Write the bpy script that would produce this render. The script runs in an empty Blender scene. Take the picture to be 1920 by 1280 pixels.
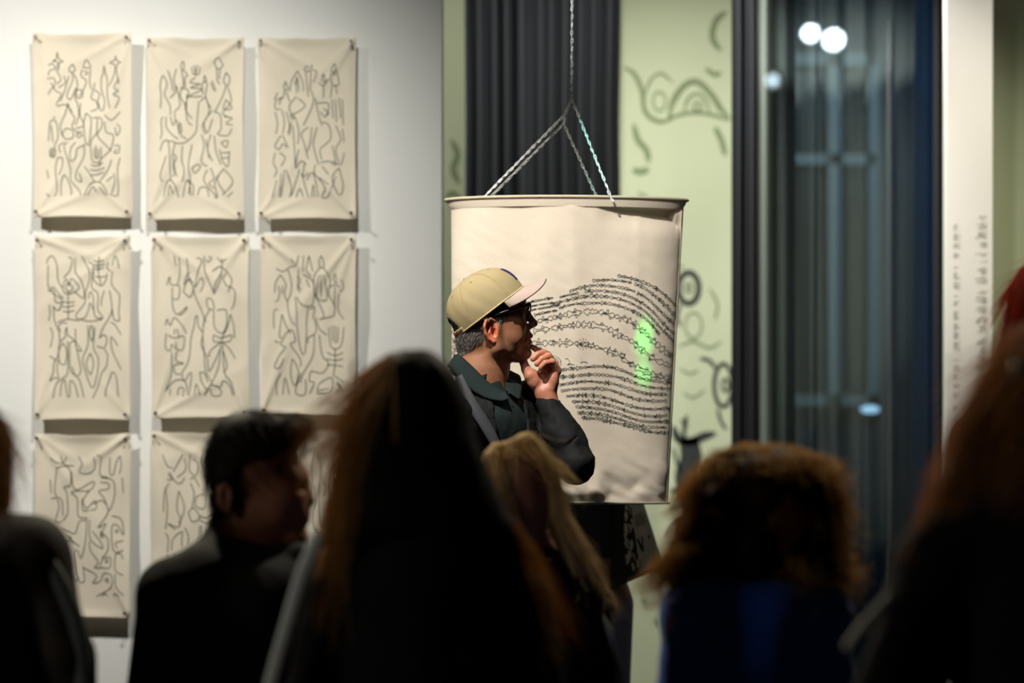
import bpy, bmesh, math, random
import numpy as np
from mathutils import Vector, Matrix
random.seed(7); np.random.seed(7)
SC = bpy.context.scene
COL = SC.collection
# ------------------------------------------------------------------ camera, world, light, exposure
F = 4533.0; ZC = 1.15; HY = 980.0           # focal length in pixels, camera height, horizon row
cam_d = bpy.data.cameras.new('camera'); cam = bpy.data.objects.new('camera', cam_d); COL.objects.link(cam)
cam.location = (0, 0, ZC); cam.rotation_euler = (math.radians(90), 0, 0)
cam_d.sensor_width = 36.0; cam_d.lens = 36.0*F/1920.0
cam_d.shift_y = (HY-640.0)/1920.0
cam_d.clip_start = 0.1; cam_d.clip_end = 100
cam_d.dof.use_dof = True; cam_d.dof.focus_distance = 6.2; cam_d.dof.aperture_fstop = 1.7
SC.camera = cam
SC.view_settings.view_transform = 'Standard'; SC.view_settings.look = 'None'
SC.view_settings.exposure = 0.0; SC.view_settings.gamma = 1.0; SC.view_settings.use_curve_mapping = False
wd = bpy.data.worlds.new('night'); SC.world = wd; wd.use_nodes = True
wd.node_tree.nodes['Background'].inputs[0].default_value = (0.010, 0.022, 0.045, 1)
wd.node_tree.nodes['Background'].inputs[1].default_value = 0.5

def look(o, tgt):
    d = Vector(tgt)-o.location; o.rotation_euler = d.to_track_quat('-Z', 'Y').to_euler()
def spot(name, loc, tgt, power, color, angle, blend=0.6, size=0.03):
    l = bpy.data.lights.new(name, 'SPOT'); o = bpy.data.objects.new(name, l); COL.objects.link(o)
    o.location = loc; look(o, tgt); l.energy = power; l.color = color
    l.spot_size = math.radians(angle); l.spot_blend = blend; l.shadow_soft_size = size
    return o
spot('spot_poster_wall_a', (-2.25, 5.2, 3.6), (-1.60, 7.6, 1.85), 320, (1.0, 0.97, 0.93), 58, 1.0, 0.02)
spot('spot_poster_wall_b', (-0.65, 5.3, 3.6), (-1.15, 7.6, 1.85), 205, (0.97, 0.98, 0.95), 62, 1.0, 0.02)
spot('spot_key', (-0.66, 4.98, 3.66), (0.14, 6.5, 1.50), 470, (1.0, 0.965, 0.90), 34, 0.7, 0.02)
spot('added_key_fill', (-1.5, 4.2, 3.4), (0.2, 6.6, 1.5), 50, (1.0, 0.92, 0.82), 30, 0.9, 0.05)  # added fill, standing in for light bounced off the drum
spot('spot_mural', (0.35, 7.7, 3.40), (0.70, 10.0, 1.15), 290, (0.97, 1.0, 0.92), 105, 0.8)
spot('spot_mural_left', (-0.45, 8.2, 3.35), (-0.25, 10.0, 2.2), 62, (0.97, 1.0, 0.92), 100, 0.8)
spot('spot_pillar', (1.60, 5.2, 3.54), (1.52, 8.0, 2.2), 320, (1.0, 0.91, 0.78), 30, 1.0, 0.03)
spot('spot_olive_wall', (1.9, 7.2, 3.6), (2.0, 8.9, 2.0), 26, (1.0, 0.96, 0.88), 80, 0.9, 0.03)
spot('spot_curtain', (0.9, 6.9, 3.6), (0.2, 8.9, 2.0), 20, (1.0, 0.97, 0.92), 75, 0.9, 0.03)
spot('spot_cyan_chain', (-0.35, 5.7, 3.62), (0.245, 6.66, 2.19), 170, (0.05, 0.95, 0.85), 6, 0.5, 0.01)
spot('spot_green_beam_a', (0.75, 5.1, 3.4), (0.374, 6.62, 1.700), 400, (0.02, 1.0, 0.10), 1.7, 1.0, 0.01)
spot('spot_green_beam_b', (0.75, 5.1, 3.4), (0.382, 6.62, 1.740), 300, (0.02, 1.0, 0.10), 1.6, 1.0, 0.01)
spot('spot_green_beam_c', (0.75, 5.1, 3.4), (0.375, 6.62, 1.622), 380, (0.02, 1.0, 0.10), 1.5, 1.0, 0.01)
spot('spot_street_blue', (1.5, 9.9, 4.2), (1.9, 12.2, 2.3), 105, (0.50, 0.78, 1.0), 80, 0.8, 0.1)
spot('added_sheer_light', (1.15, 7.95, 3.3), (1.2, 8.8, 1.7), 130, (1.0, 0.98, 0.92), 100, 1.0, 0.03)  # added lamp that brings out the sheer curtain's folds
spot('added_chain_light', (-0.5, 4.9, 3.66), (0.22, 6.72, 2.85), 210, (0.97, 1.0, 0.98), 24, 0.6, 0.02)  # extra lamp added only to brighten the chain
spot('added_audience_rim_right', (1.0, 6.0, 3.6), (0.4, 4.4, 1.1), 225, (1.0, 0.90, 0.70), 80, 0.9, 0.05)  # added rim light from ahead, in place of wall bounce
spot('added_audience_rim_left', (-1.1, 5.9, 2.9), (0.25, 4.1, 1.05), 170, (1.0, 0.88, 0.66), 56, 0.9, 0.05)  # second added rim light, catching left edges of the audience
spot('added_room_fill', (-3.5, 2.7, 2.6), (0.0, 4.3, 1.0), 80, (1.0, 0.96, 0.88), 60, 0.9, 0.2)  # added fill for the audience's left sides, no fixture there

# ------------------------------------------------------------------ helpers
def rgb(r, g, b):
    f = lambda c: ((c/255+0.055)/1.055)**2.4 if c > 10 else c/255/12.92
    return (f(r), f(g), f(b), 1)
MATS = {}
def mat(name, color, rough=0.8, metal=0.0, bump=0.0, bscale=60.0, var=0.0, vscale=6.0, attr=None, sss=0.0,
        transl=0.0, emit=0.0, stretch=None, spec=0.5, sheen=0.0):
    if name in MATS: return MATS[name]
    m = bpy.data.materials.new(name); m.use_nodes = True; nt = m.node_tree; N = nt.nodes; L = nt.links
    b = N['Principled BSDF']; b.inputs['Base Color'].default_value = color
    b.inputs['Roughness'].default_value = rough; b.inputs['Metallic'].default_value = metal
    b.inputs['Specular IOR Level'].default_value = spec
    if sheen: b.inputs['Sheen Weight'].default_value = sheen
    tc = N.new('ShaderNodeTexCoord'); mp = N.new('ShaderNodeMapping'); L.new(tc.outputs['Object'], mp.inputs[0])
    if stretch: mp.inputs['Scale'].default_value = stretch
    src = None
    if attr:
        a = N.new('ShaderNodeAttribute'); a.attribute_name = attr; src = a.outputs['Color']
    if var:
        n = N.new('ShaderNodeTexNoise'); n.inputs['Scale'].default_value = vscale; n.inputs['Detail'].default_value = 5
        L.new(mp.outputs[0], n.inputs['Vector'])
        r = N.new('ShaderNodeMapRange'); r.inputs[1].default_value = 0.25; r.inputs[2].default_value = 0.75
        r.inputs[3].default_value = 1-var; r.inputs[4].default_value = 1+var*0.6
        L.new(n.outputs['Fac'], r.inputs[0])
        mx = N.new('ShaderNodeVectorMath'); mx.operation = 'SCALE'
        if src: L.new(src, mx.inputs[0])
        else: mx.inputs[0].default_value = color[:3]
        L.new(r.outputs[0], mx.inputs['Scale']); src = mx.outputs[0]
    if src: L.new(src, b.inputs['Base Color'])
    if bump:
        n2 = N.new('ShaderNodeTexNoise'); n2.inputs['Scale'].default_value = bscale; n2.inputs['Detail'].default_value = 4
        L.new(mp.outputs[0], n2.inputs['Vector'])
        bp = N.new('ShaderNodeBump'); bp.inputs['Strength'].default_value = bump; bp.inputs['Distance'].default_value = 0.004
        L.new(n2.outputs['Fac'], bp.inputs['Height']); L.new(bp.outputs[0], b.inputs['Normal'])
    if sss:
        b.inputs['Subsurface Weight'].default_value = sss; b.inputs['Subsurface Scale'].default_value = 0.006
        b.inputs['Subsurface Radius'].default_value = (1.0, 0.35, 0.2)
    if transl:
        t = N.new('ShaderNodeBsdfTranslucent'); t.inputs[0].default_value = color
        if src: L.new(src, t.inputs[0])
        x = N.new('ShaderNodeMixShader'); x.inputs[0].default_value = transl
        L.new(b.outputs[0], x.inputs[1]); L.new(t.outputs[0], x.inputs[2]); L.new(x.outputs[0], N['Material Output'].inputs[0])
    if emit:
        b.inputs['Emission Color'].default_value = color; b.inputs['Emission Strength'].default_value = emit
    MATS[name] = m; return m

def tag(o, label=None, cat=None, group=None, kind=None):
    if label: o['label'] = label
    if cat: o['category'] = cat
    if group: o['group'] = group
    if kind: o['kind'] = kind
    return o
def mesh_obj(name, verts, faces, m, parent=None, smooth=True):
    me = bpy.data.meshes.new(name)
    verts = np.asarray(verts, dtype=np.float32).reshape(-1, 3)
    if isinstance(faces, np.ndarray):
        n = len(faces); k = faces.shape[1]
        me.vertices.add(len(verts)); me.vertices.foreach_set('co', verts.ravel())
        me.loops.add(n*k); me.loops.foreach_set('vertex_index', faces.ravel().astype(np.int32))
        me.polygons.add(n); me.polygons.foreach_set('loop_start', np.arange(0, n*k, k, dtype=np.int32))
        me.update(calc_edges=True); me.validate()
    else:
        me.from_pydata([tuple(v) for v in verts], [], faces)
    me.polygons.foreach_set('use_smooth', [smooth]*len(me.polygons))
    if m: me.materials.append(m)
    o = bpy.data.objects.new(name, me); COL.objects.link(o)
    if parent is not None: o.parent = parent
    return o
def empty(name, loc=(0, 0, 0)):
    o = bpy.data.objects.new(name, None); COL.objects.link(o); o.location = loc; return o
def adopt(o, parent):
    """parent o keeping its world place (parents are never rotated)."""
    o.parent = parent
    o.location = Vector(o.location)-Vector(parent.location)
    return o
class MB:
    def __init__(s): s.v = []; s.f = []
    def box(s, x0, x1, y0, y1, z0, z1):
        b = len(s.v)
        s.v += [(x0,y0,z0),(x1,y0,z0),(x1,y1,z0),(x0,y1,z0),(x0,y0,z1),(x1,y0,z1),(x1,y1,z1),(x0,y1,z1)]
        s.f += [tuple(b+i for i in q) for q in ((0,3,2,1),(4,5,6,7),(0,1,5,4),(1,2,6,5),(2,3,7,6),(3,0,4,7))]
        return s
    def tube(s, pts, r, n=8, closed=False, cap=True):
        pts = [Vector(p) for p in pts]; m = len(pts); b = len(s.v)
        rs = r if isinstance(r, (list, tuple)) else [r]*m
        up = None
        for i, p in enumerate(pts):
            if closed: t = pts[(i+1) % m]-pts[i-1]
            else: t = pts[min(i+1, m-1)]-pts[max(i-1, 0)]
            t.normalize()
            if up is None: up = Vector((0, 0, 1)) if abs(t.z) < 0.9 else Vector((1, 0, 0))
            a = t.cross(up); a.normalize(); c = a.cross(t); up = c
            for k in range(n):
                q = 2*math.pi*k/n; s.v.append(tuple(p+a*math.cos(q)*rs[i]+c*math.sin(q)*rs[i]))
        for i in range(m if closed else m-1):
            for k in range(n):
                i2 = (i+1) % m
                s.f.append((b+i*n+k, b+i*n+(k+1) % n, b+i2*n+(k+1) % n, b+i2*n+k))
        if cap and not closed:
            s.f.append(tuple(b+k for k in range(n))[::-1]); s.f.append(tuple(b+(m-1)*n+k for k in range(n)))
        return s
    def grid(s, fn, nu, nv, wrap=False):
        b = len(s.v)
        for j in range(nv+1):
            for i in range(nu+(0 if wrap else 1)): s.v.append(tuple(fn(i/nu, j/nv)))
        w = nu if wrap else nu+1
        for j in range(nv):
            for i in range(nu):
                i2 = (i+1) % w if wrap else i+1
                s.f.append((b+j*w+i, b+j*w+i2, b+(j+1)*w+i2, b+(j+1)*w+i))
        return s
    def build(s, name, m, parent=None, smooth=False):
        return mesh_obj(name, s.v, s.f, m, parent, smooth)
def bevel(o, w=0.004, seg=2):
    md = o.modifiers.new('bevel', 'BEVEL'); md.width = w; md.segments = seg; md.limit_method = 'ANGLE'; return o
def solid(o, t, off=0.0):
    md = o.modifiers.new('solidify', 'SOLIDIFY'); md.thickness = t; md.offset = off; return o

def catmull(pts, n=6, closed=False):
    P_ = [np.array(p, float) for p in pts]; m = len(P_); out = []
    rng = range(m if closed else m-1)
    for i in rng:
        if closed: p0, p1, p2, p3 = P_[i-1], P_[i], P_[(i+1) % m], P_[(i+2) % m]
        else: p0, p1, p2, p3 = P_[max(i-1, 0)], P_[i], P_[i+1], P_[min(i+2, m-1)]
        for k in range(n):
            t = k/n
            out.append(0.5*((2*p1)+(-p0+p2)*t+(2*p0-5*p1+4*p2-p3)*t*t+(-p0+3*p1-3*p2+p3)*t**3))
    out.append(P_[0] if closed else P_[-1])
    return np.array(out)

def smooth_noise(p, scale, seed=0):
    """cheap smooth noise in -1..1 : sum of warped sines; p is (...,3)."""
    rs = np.random.RandomState(seed); r = 0
    for k in range(5):
        d = rs.normal(size=3); d /= np.linalg.norm(d); e = rs.normal(size=3); e /= np.linalg.norm(e)
        fq = scale*(0.7+0.35*k)
        r = r+np.sin((p@d)*fq+rs.rand()*6+1.3*np.sin((p@e)*fq*0.6+rs.rand()*6))/(1+0.35*k)
    return r/3.0

# ---- pixel frame: a local frame of true metres standing at depth D; (u,v) are the photograph's pixels, w pixels of depth
class PX:
    def __init__(s, D): s.D = D; s.S = F/D
    def p(s, u, v, w=0.0): return np.array(((u-960)/s.S, s.D+w/s.S, ZC+(HY-v)/s.S))
    def v(s, z): return HY-(z-ZC)*s.S
def W(u, v, D): return Vector(((u-960)/F*D, D, ZC+(HY-v)/F*D))

# ---- signed-distance sculpting with smooth unions, meshed by surface nets
class Sculpt:
    def __init__(s, lo, hi, h):
        s.lo = np.array(lo, float); s.h = h
        s.n = np.ceil((np.array(hi)-s.lo)/h).astype(int)+1
        s.vol = np.full(s.n, 1.0, np.float32)
    def _sub(s, lo, hi):
        a = np.maximum(np.floor((lo-s.lo)/s.h).astype(int), 0); b = np.minimum(np.ceil((hi-s.lo)/s.h).astype(int)+1, s.n)
        if np.any(b <= a): return None, None
        ax = [s.lo[i]+s.h*np.arange(a[i], b[i]) for i in range(3)]
        g = np.stack(np.meshgrid(*ax, indexing='ij'), -1).astype(np.float32)
        return (slice(a[0], b[0]), slice(a[1], b[1]), slice(a[2], b[2])), g
    def _mix(s, sl, d, k, sub):
        v = s.vol[sl]
        if sub:
            d = -d
            hh = np.clip(0.5-0.5*(d-v)/-k*-1, 0, 1) if False else np.clip(0.5+0.5*(d-v)/k, 0, 1)
            s.vol[sl] = v*(1-hh)+d*hh+k*hh*(1-hh)
        else:
            hh = np.clip(0.5+0.5*(d-v)/k, 0, 1)
            s.vol[sl] = d*(1-hh)+v*hh-k*hh*(1-hh)
    def ell(s, c, r, R=None, k=0.01, sub=False):
        c = np.array(c); r = np.array(r, float); m = r.max()+k+4*s.h
        sl, g = s._sub(c-m, c+m)
        if sl is None: return
        q = g-c.astype(np.float32)
        if R is not None: q = q@np.array(R, np.float32)
        k0 = np.linalg.norm(q/r, axis=-1); k1 = np.linalg.norm(q/(r*r), axis=-1)+1e-6
        s._mix(sl, np.where(k0 < 1e-3, -r.min(), k0*(k0-1)/k1).astype(np.float32), k, sub)
    def cap(s, a, b, ra, rb, k=0.01, sub=False, flat=None):
        a = np.array(a, float); b = np.array(b, float); m = max(ra, rb)*(1/(flat or 1) if (flat or 1) < 1 else 1)+k+4*s.h
        sl, g = s._sub(np.minimum(a, b)-m, np.maximum(a, b)+m)
        if sl is None: return
        ba = b-a; t = np.clip(((g-a)@ba)/(ba@ba+1e-12), 0, 1)
        d = g-a-t[..., None]*ba
        if flat: d = d*np.array((1, flat, 1))
        s._mix(sl, (np.linalg.norm(d, axis=-1)-(ra+(rb-ra)*t)).astype(np.float32), k, sub)
    def displace(s, fn, band=0.03):
        """fn(points)->offset added to the distance near the surface"""
        idx = np.argwhere(np.abs(s.vol) < band)
        p = s.lo+idx*s.h
        s.vol[idx[:, 0], idx[:, 1], idx[:, 2]] += fn(p).astype(np.float32)
    def clip(s, axis, val, keep_less=True):
        sh = [1, 1, 1]; sh[axis] = -1
        x = (s.lo[axis]+s.h*np.arange(s.n[axis])).reshape(sh)
        s.vol = np.maximum(s.vol, ((x-val) if keep_less else (val-x)).astype(np.float32))
    def mesh(s):
        vol = s.vol; vol[[0, -1]] = np.maximum(vol[[0, -1]], s.h*.5); vol[:, [0, -1]] = np.maximum(vol[:, [0, -1]], s.h*.5)
        vol[:, :, [0, -1]] = np.maximum(vol[:, :, [0, -1]], s.h*.5)
        ins = vol < 0; n = np.array(vol.shape)-1
        cnt = np.zeros(n, np.uint8); off = [(i, j, k) for i in (0, 1) for j in (0, 1) for k in (0, 1)]
        for i, j, k in off: cnt += ins[i:n[0]+i, j:n[1]+j, k:n[2]+k]
        act = np.argwhere((cnt > 0) & (cnt < 8))
        idm = np.full(n, -1, np.int32); idm[act[:, 0], act[:, 1], act[:, 2]] = np.arange(len(act))
        acc = np.zeros((len(act), 3)); num = np.zeros(len(act))
        for a in off:
            for ax in range(3):
                if a[ax]: continue
                b = list(a); b[ax] = 1
                va = vol[act[:, 0]+a[0], act[:, 1]+a[1], act[:, 2]+a[2]]; vb = vol[act[:, 0]+b[0], act[:, 1]+b[1], act[:, 2]+b[2]]
                m = (va < 0) != (vb < 0); t = np.where(m, va/np.where(m, va-vb, 1), 0)
                p = np.tile(np.array(a, float), (len(act), 1)); p[:, ax] = t
                acc += p*m[:, None]; num += m
        V = s.lo+s.h*(act+acc/num[:, None])
        Q = []
        for ax in range(3):
            o1, o2 = [x for x in range(3) if x != ax]
            sa = [slice(None)]*3; sb = [slice(None)]*3; sa[ax] = slice(0, -1); sb[ax] = slice(1, None)
            A = ins[tuple(sa)]; B = ins[tuple(sb)]
            e = np.argwhere(A != B); e = e[(e[:, o1] > 0) & (e[:, o2] > 0) & (e[:, o1] < n[o1]) & (e[:, o2] < n[o2])]
            fl = A[e[:, 0], e[:, 1], e[:, 2]]
            q = []
            for d1, d2 in ((1, 1), (0, 1), (0, 0), (1, 0)):
                c = e.copy(); c[:, o1] -= d1; c[:, o2] -= d2; q.append(idm[c[:, 0], c[:, 1], c[:, 2]])
            q = np.stack(q, 1)
            if ax == 1: fl = ~fl
            q[~fl] = q[~fl][:, ::-1]
            Q.append(q)
        Q = np.concatenate(Q); Q = Q[(Q >= 0).all(1)]
        return V, Q

def rotm(roll=0.0, yaw=0.0):
    """columns = local axes in world; roll turns in the picture plane (positive lifts the right-hand end)."""
    a = math.radians(roll); b = math.radians(yaw)
    R = np.array(((math.cos(a), 0, -math.sin(a)), (0, 1, 0), (math.sin(a), 0, math.cos(a))))
    Y = np.array(((math.cos(b), -math.sin(b), 0), (math.sin(b), math.cos(b), 0), (0, 0, 1)))
    return Y@R
def sculpt(P, prims, h, pre=None, disp=None, seed=0, clips=()):
    """prims in pixels of frame P:
       ('e',(u,v,w),(ru,rw,rv),roll,k) ellipsoid; ('c',(u,v,w,r),(u,v,w,r),k) cone; 'E'/'C' carve."""
    S = P.S; lo = np.array((1e9,)*3); hi = -lo
    for q in prims:
        if q[0] == 'e':
            c = P.p(*q[1]); r = max(q[2])/S; lo = np.minimum(lo, c-r); hi = np.maximum(hi, c+r)
        elif q[0] == 'c':
            for a in (q[1], q[2]):
                c = P.p(*a[:3]); r = a[3]/S; lo = np.minimum(lo, c-r); hi = np.maximum(hi, c+r)
    s = Sculpt(lo-4*h-0.012, hi+4*h+0.012, h)
    for q in prims:
        if q[0] in 'eE': s.ell(P.p(*q[1]), np.array(q[2])/S, rotm(q[3]) if q[3] else None, q[4]/S, q[0] == 'E')
        else: s.cap(P.p(*q[1][:3]), P.p(*q[2][:3]), q[1][3]/S, q[2][3]/S, q[3]/S, q[0] == 'C', q[4] if len(q) > 4 else None)
    if disp: s.displace(disp)
    for c in clips: s.clip(*c)
    return s.mesh()
def both(q):
    """mirror a primitive to the far side (w -> -w)"""
    if q[0] in 'eE': return [q, (q[0], (q[1][0], q[1][1], -q[1][2]), *q[2:])]
    return [q, (q[0], (q[1][0], q[1][1], -q[1][2], q[1][3]), (q[2][0], q[2][1], -q[2][2], q[2][3]), *q[3:])]
def join_meshes(parts):
    V = []; Q = []; n = 0
    for v, q in parts: V.append(v); Q.append(q+n); n += len(v)
    return np.concatenate(V), np.concatenate(Q)
def paint(o, cols):
    a = o.data.color_attributes.new('Col', 'FLOAT_COLOR', 'POINT')
    c = np.ones((len(o.data.vertices), 4), np.float32); c[:, :3] = cols; a.data.foreach_set('color', c.ravel())

def ribbons(name, lines, width, surf, m, parent=None):
    """flat print: 2-D polylines (x,z) laid on a surface by surf(x,z)->world points"""
    V = []; Q = []; n = 0
    for ln in lines:
        wd_ = width
        if isinstance(ln, tuple): ln, wd_ = ln
        a = np.array(ln, float)
        if len(a) < 2: continue
        t = np.gradient(a, axis=0); t /= np.linalg.norm(t, axis=1)[:, None]+1e-9
        nn = np.stack((-t[:, 1], t[:, 0]), 1)
        wv = np.asarray(wd_)
        if wv.ndim: nn = nn*wv[:, None]
        else: nn = nn*wd_
        L_ = surf(a+nn*0.5); R_ = surf(a-nn*0.5)
        k = len(a); V.append(np.stack((L_, R_), 1).reshape(-1, 3))
        i = np.arange(k-1)*2+n; Q.append(np.stack((i, i+1, i+3, i+2), 1)); n += 2*k
    return mesh_obj(name, np.concatenate(V), np.concatenate(Q), m, parent, False)

# ------------------------------------------------------------------ materials
M_white = mat('white_wall_paint', rgb(226, 224, 216), 0.85, bump=0.15, bscale=40, var=0.03, vscale=2.0)
M_green = mat('pale_green_wall_paint', rgb(200, 203, 170), 0.85, bump=0.1, bscale=30, var=0.05, vscale=1.5)
M_olive = mat('olive_wall_paint', rgb(100, 104, 76), 0.9, var=0.05)
M_floor = mat('grey_concrete_floor', rgb(70, 66, 60), 0.6, bump=0.2, bscale=20, var=0.2)
M_dark = mat('dark_ceiling_paint', rgb(46, 44, 42), 0.9, var=0.1)
M_curtain = mat('charcoal_curtain_cloth', rgb(24, 24, 27), 0.85, bump=0.2, bscale=300, spec=0.15)
M_canvas = mat('unbleached_cotton', rgb(226, 214, 190), 0.9, bump=0.25, bscale=420, var=0.03, vscale=5, transl=0.12)
M_canvas2 = mat('natural_canvas', rgb(222, 208, 188), 0.9, bump=0.3, bscale=420, var=0.035, vscale=7, transl=0.08)
M_ink = mat('dark_green_ink', rgb(58, 66, 48), 0.8)
M_ink2 = mat('green_black_ink', rgb(14, 40, 36), 0.8)
M_nail = mat('dark_steel_nail', rgb(70, 66, 58), 0.4, metal=0.8)
M_steel = mat('bright_steel', rgb(226, 228, 224), 0.35, metal=0.35)
M_black = mat('black_plastic', rgb(16, 16, 18), 0.4)

# ------------------------------------------------------------------ room shell
def struct(name, mb, m): return tag(mb.build(name, m), kind='structure')
CEIL = 3.72
struct('floor', MB().box(-4, 4, -2, 10.2, -0.1, 0), M_floor)
struct('ceiling', MB().box(-4, 4, -2, 10.2, CEIL, CEIL+0.1), M_dark)
struct('wall_left', MB().box(-4.1, -4, -2, 10.2, 0, CEIL), M_dark)
struct('wall_right', MB().box(4, 4.1, -2, 9, 0, CEIL), M_dark)
struct('wall_rear', MB().box(-4, 4, -2.1, -2, 0, CEIL), M_dark)
xe = (829-960)/F*7.6
WY = 7.6
w1 = struct('wall_front', MB().box(-4, xe, WY, WY+0.16, 0, CEIL), M_white); bevel(w1, 0.004)
GX1 = 0.95
w2 = struct('wall_back', MB().box(-4, GX1, 10.0, 10.1, 0, CEIL), M_green)
struct('wall_return', MB().box(GX1, GX1+0.08, 8.78, 10.1, 0, CEIL), M_dark)
px0 = (1773-960)/F*8.0; px1 = (1862-960)/F*8.0
w3 = struct('wall_pillar', MB().box(px0, px1, 8.0, 8.05, 0, CEIL), M_white); bevel(w3, 0.004)
w4 = struct('wall_right_back', MB().box(1.57, 4.0, 8.75, 8.85, 0, CEIL), M_olive)
tb = MB(); tb.box(-4, xe, WY-0.012, WY, 0, 0.09); struct('baseboard_front', tb, M_white)

# ---- mural painted on the green wall (flat paint)
def mural_surf(a):
    D = 10.0
    return np.stack(((a[:, 0]-960)/F*D, np.full(len(a), D-0.003), ZC+(HY-a[:, 1])/F*D), 1)
def taper(pts, w, a=0.35, b=0.35, n=8):
    c = catmull(pts, n); t = np.linspace(0, 1, len(c))
    return (c, w*np.clip(np.minimum(a+(1-a)*t*5, b+(1-b)*(1-t)*5), 0, 1))
def ring(cx, cy, rx, ry, w, n=28, a0=0, a1=360):
    t = np.radians(np.linspace(a0, a1, n)); return (np.stack((cx+rx*np.cos(t), cy+ry*np.sin(t)), 1), w)
dark = [taper([(1262, 798), (1272, 822), (1296, 828), (1318, 818), (1342, 812)], 16), taper([(1283, 822), (1283, 800), (1288, 778)], 8),
        taper([(1276, 786), (1290, 800)], 5), taper([(1290, 820), (1296, 860), (1287, 895), (1300, 935), (1306, 975), (1292, 1010)], 42, .8, .4),
        taper([(1262, 838), (1270, 870), (1276, 888)], 6), taper([(1258, 918), (1272, 922), (1288, 908)], 9),
        taper([(1256, 958), (1272, 948), (1292, 944)], 6), taper([(1328, 862), (1322, 885), (1306, 900)], 7),
        taper([(1330, 905), (1318, 930), (1322, 960)], 6), ring(1291, 540, 19, 29, 11), ring(1291, 540, 6, 8, 4),
        taper([(1276, 568), (1270, 595), (1276, 612)], 6), ring(1356, 722, 17, 40, 8), ring(1360, 722, 6, 12, 5),
        taper([(1341, 690), (1330, 676), (1312, 672)], 7), taper([(1345, 765), (1352, 790), (1362, 805)], 6),
        taper([(1248, 1010), (1262, 985), (1282, 975)], 5), taper([(1262, 1035), (1275, 1010), (1290, 1005)], 5)]
light = [taper([(1254, 222), (1262, 190), (1284, 160), (1308, 154), (1334, 178), (1352, 205), (1368, 222)], 12), taper([(1282, 212), (1290, 186), (1308, 176), (1324, 190), (1330, 212)], 6),
         ring(1308, 200, 7, 8, 5), taper([(1254, 222), (1290, 212), (1330, 214), (1368, 226)], 7), taper([(1170, 126), (1190, 140), (1204, 172), (1210, 210), (1236, 228), (1262, 222)], 9),
         taper([(1208, 180), (1220, 150), (1240, 138), (1262, 156)], 5), ring(1236, 190, 12, 18, 4), taper([(1188, 232), (1196, 262), (1212, 282), (1216, 305)], 12),
         taper([(1186, 318), (1202, 322), (1216, 316)], 12), taper([(1340, 238), (1352, 262), (1360, 292)], 11), taper([(1362, 22), (1342, 40), (1336, 72), (1352, 96)], 12),
         taper([(1322, 128), (1340, 140), (1352, 136)], 9), ring(1300, 610, 16, 24, 4), taper([(1272, 650), (1300, 640), (1330, 652), (1352, 640)], 5),
         taper([(1330, 540), (1345, 570), (1340, 600)], 5), taper([(1275, 690), (1292, 700), (1310, 694)], 4), taper([(1280, 735), (1300, 745), (1322, 730)], 4),
         taper([(846, 262), (858, 290), (850, 318), (862, 345)], 12), taper([(836, 372), (850, 362), (866, 380)], 9), taper([(1196, 360), (1215, 372)], 5),
         taper([(1205, 1120), (1214, 1135)], 9), taper([(1228, 1160), (1236, 1172)], 7), taper([(1262, 505), (1282, 498)], 5), taper([(1218, 1010), (1236, 1030), (1240, 1060)], 4)]
p = ribbons('mural_painting', dark, 1, mural_surf, mat('black_mural_paint', rgb(44, 48, 46), 0.8), w2)
p['label'] = 'black painted spirals and twisting figure'
p = ribbons('mural_painting', light, 1, mural_surf, mat('olive_mural_paint', rgb(128, 138, 102), 0.8), w2)
p['label'] = 'faded olive arches and tendrils'

# ---- printed cast list on the white pillar
def text_surf(a):
    return np.stack(((a[:, 0]-960)/F*8.0, np.full(len(a), 7.998), ZC+(HY-a[:, 1])/F*8.0), 1)
rt = random.Random(4); tl = []
def text_line(x, y, w, right=False):
    n = max(1, int(w/2.2)); x0 = x-w if right else x
    i = 0
    while i < n:
        k = rt.randint(2, 5); k = min(k, n-i)
        tl.append((np.array(((x0+i*2.2, y), (x0+(i+k-0.4)*2.2, y))), 1.7)); i += k+(1 if rt.random() < .4 else 0)
for (y, c) in ((422, 4), (440, 4), (458, 3), (476, 3), (502, 1), (512, 4), (530, 4), (555, 1), (566, 3), (585, 5), (608, 4), (624, 4), (642, 5), (675, 1), (686, 4), (704, 3), (722, 2), (738, 3), (762, 3), (786, 2)):
    for j in range(c): text_line(1788, y+j*3.3, rt.uniform(8, 15))
for (y, c) in ((406, 2), (418, 4), (436, 4), (455, 3), (476, 2), (491, 1), (503, 4), (520, 4), (546, 2), (558, 4), (576, 4), (595, 4), (612, 4), (636, 4), (652, 4), (668, 4), (686, 4), (704, 4), (722, 4)):
    for j in range(c): text_line(1852, y+j*3.3, rt.uniform(10, 24), True)
ribbons('printed_lettering', tl, 1, text_surf, mat('grey_lettering', rgb(132, 132, 116), 0.8), w3)

# ---- window with night street beyond, sheer curtain inside it
gx0 = GX1-0.1; gx1 = 1.57; gy = 8.62
M_frame = mat('white_window_paint', rgb(235, 236, 225), 0.5)
win = struct('window_1', MB().box(gx0-0.0, gx0+0.03, gy-0.03, gy+0.05, 0.0, 3.4).box(gx1-0.03, gx1, gy-0.03, gy+0.05, 0, 3.4).box(gx0, gx1, gy-0.03, gy+0.05, 3.4, 3.46), M_black)
mg = bpy.data.materials.new('reflective_glass'); mg.use_nodes = True; nt = mg.node_tree; nt.nodes.clear()
out = nt.nodes.new('ShaderNodeOutputMaterial'); mx = nt.nodes.new('ShaderNodeMixShader'); tr = nt.nodes.new('ShaderNodeBsdfTransparent')
gl = nt.nodes.new('ShaderNodeBsdfGlossy'); gl.inputs['Roughness'].default_value = 0.02; fr = nt.nodes.new('ShaderNodeFresnel'); fr.inputs[0].default_value = 1.75
tr.inputs[0].default_value = (0.85, 0.92, 0.95, 1)
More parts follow.
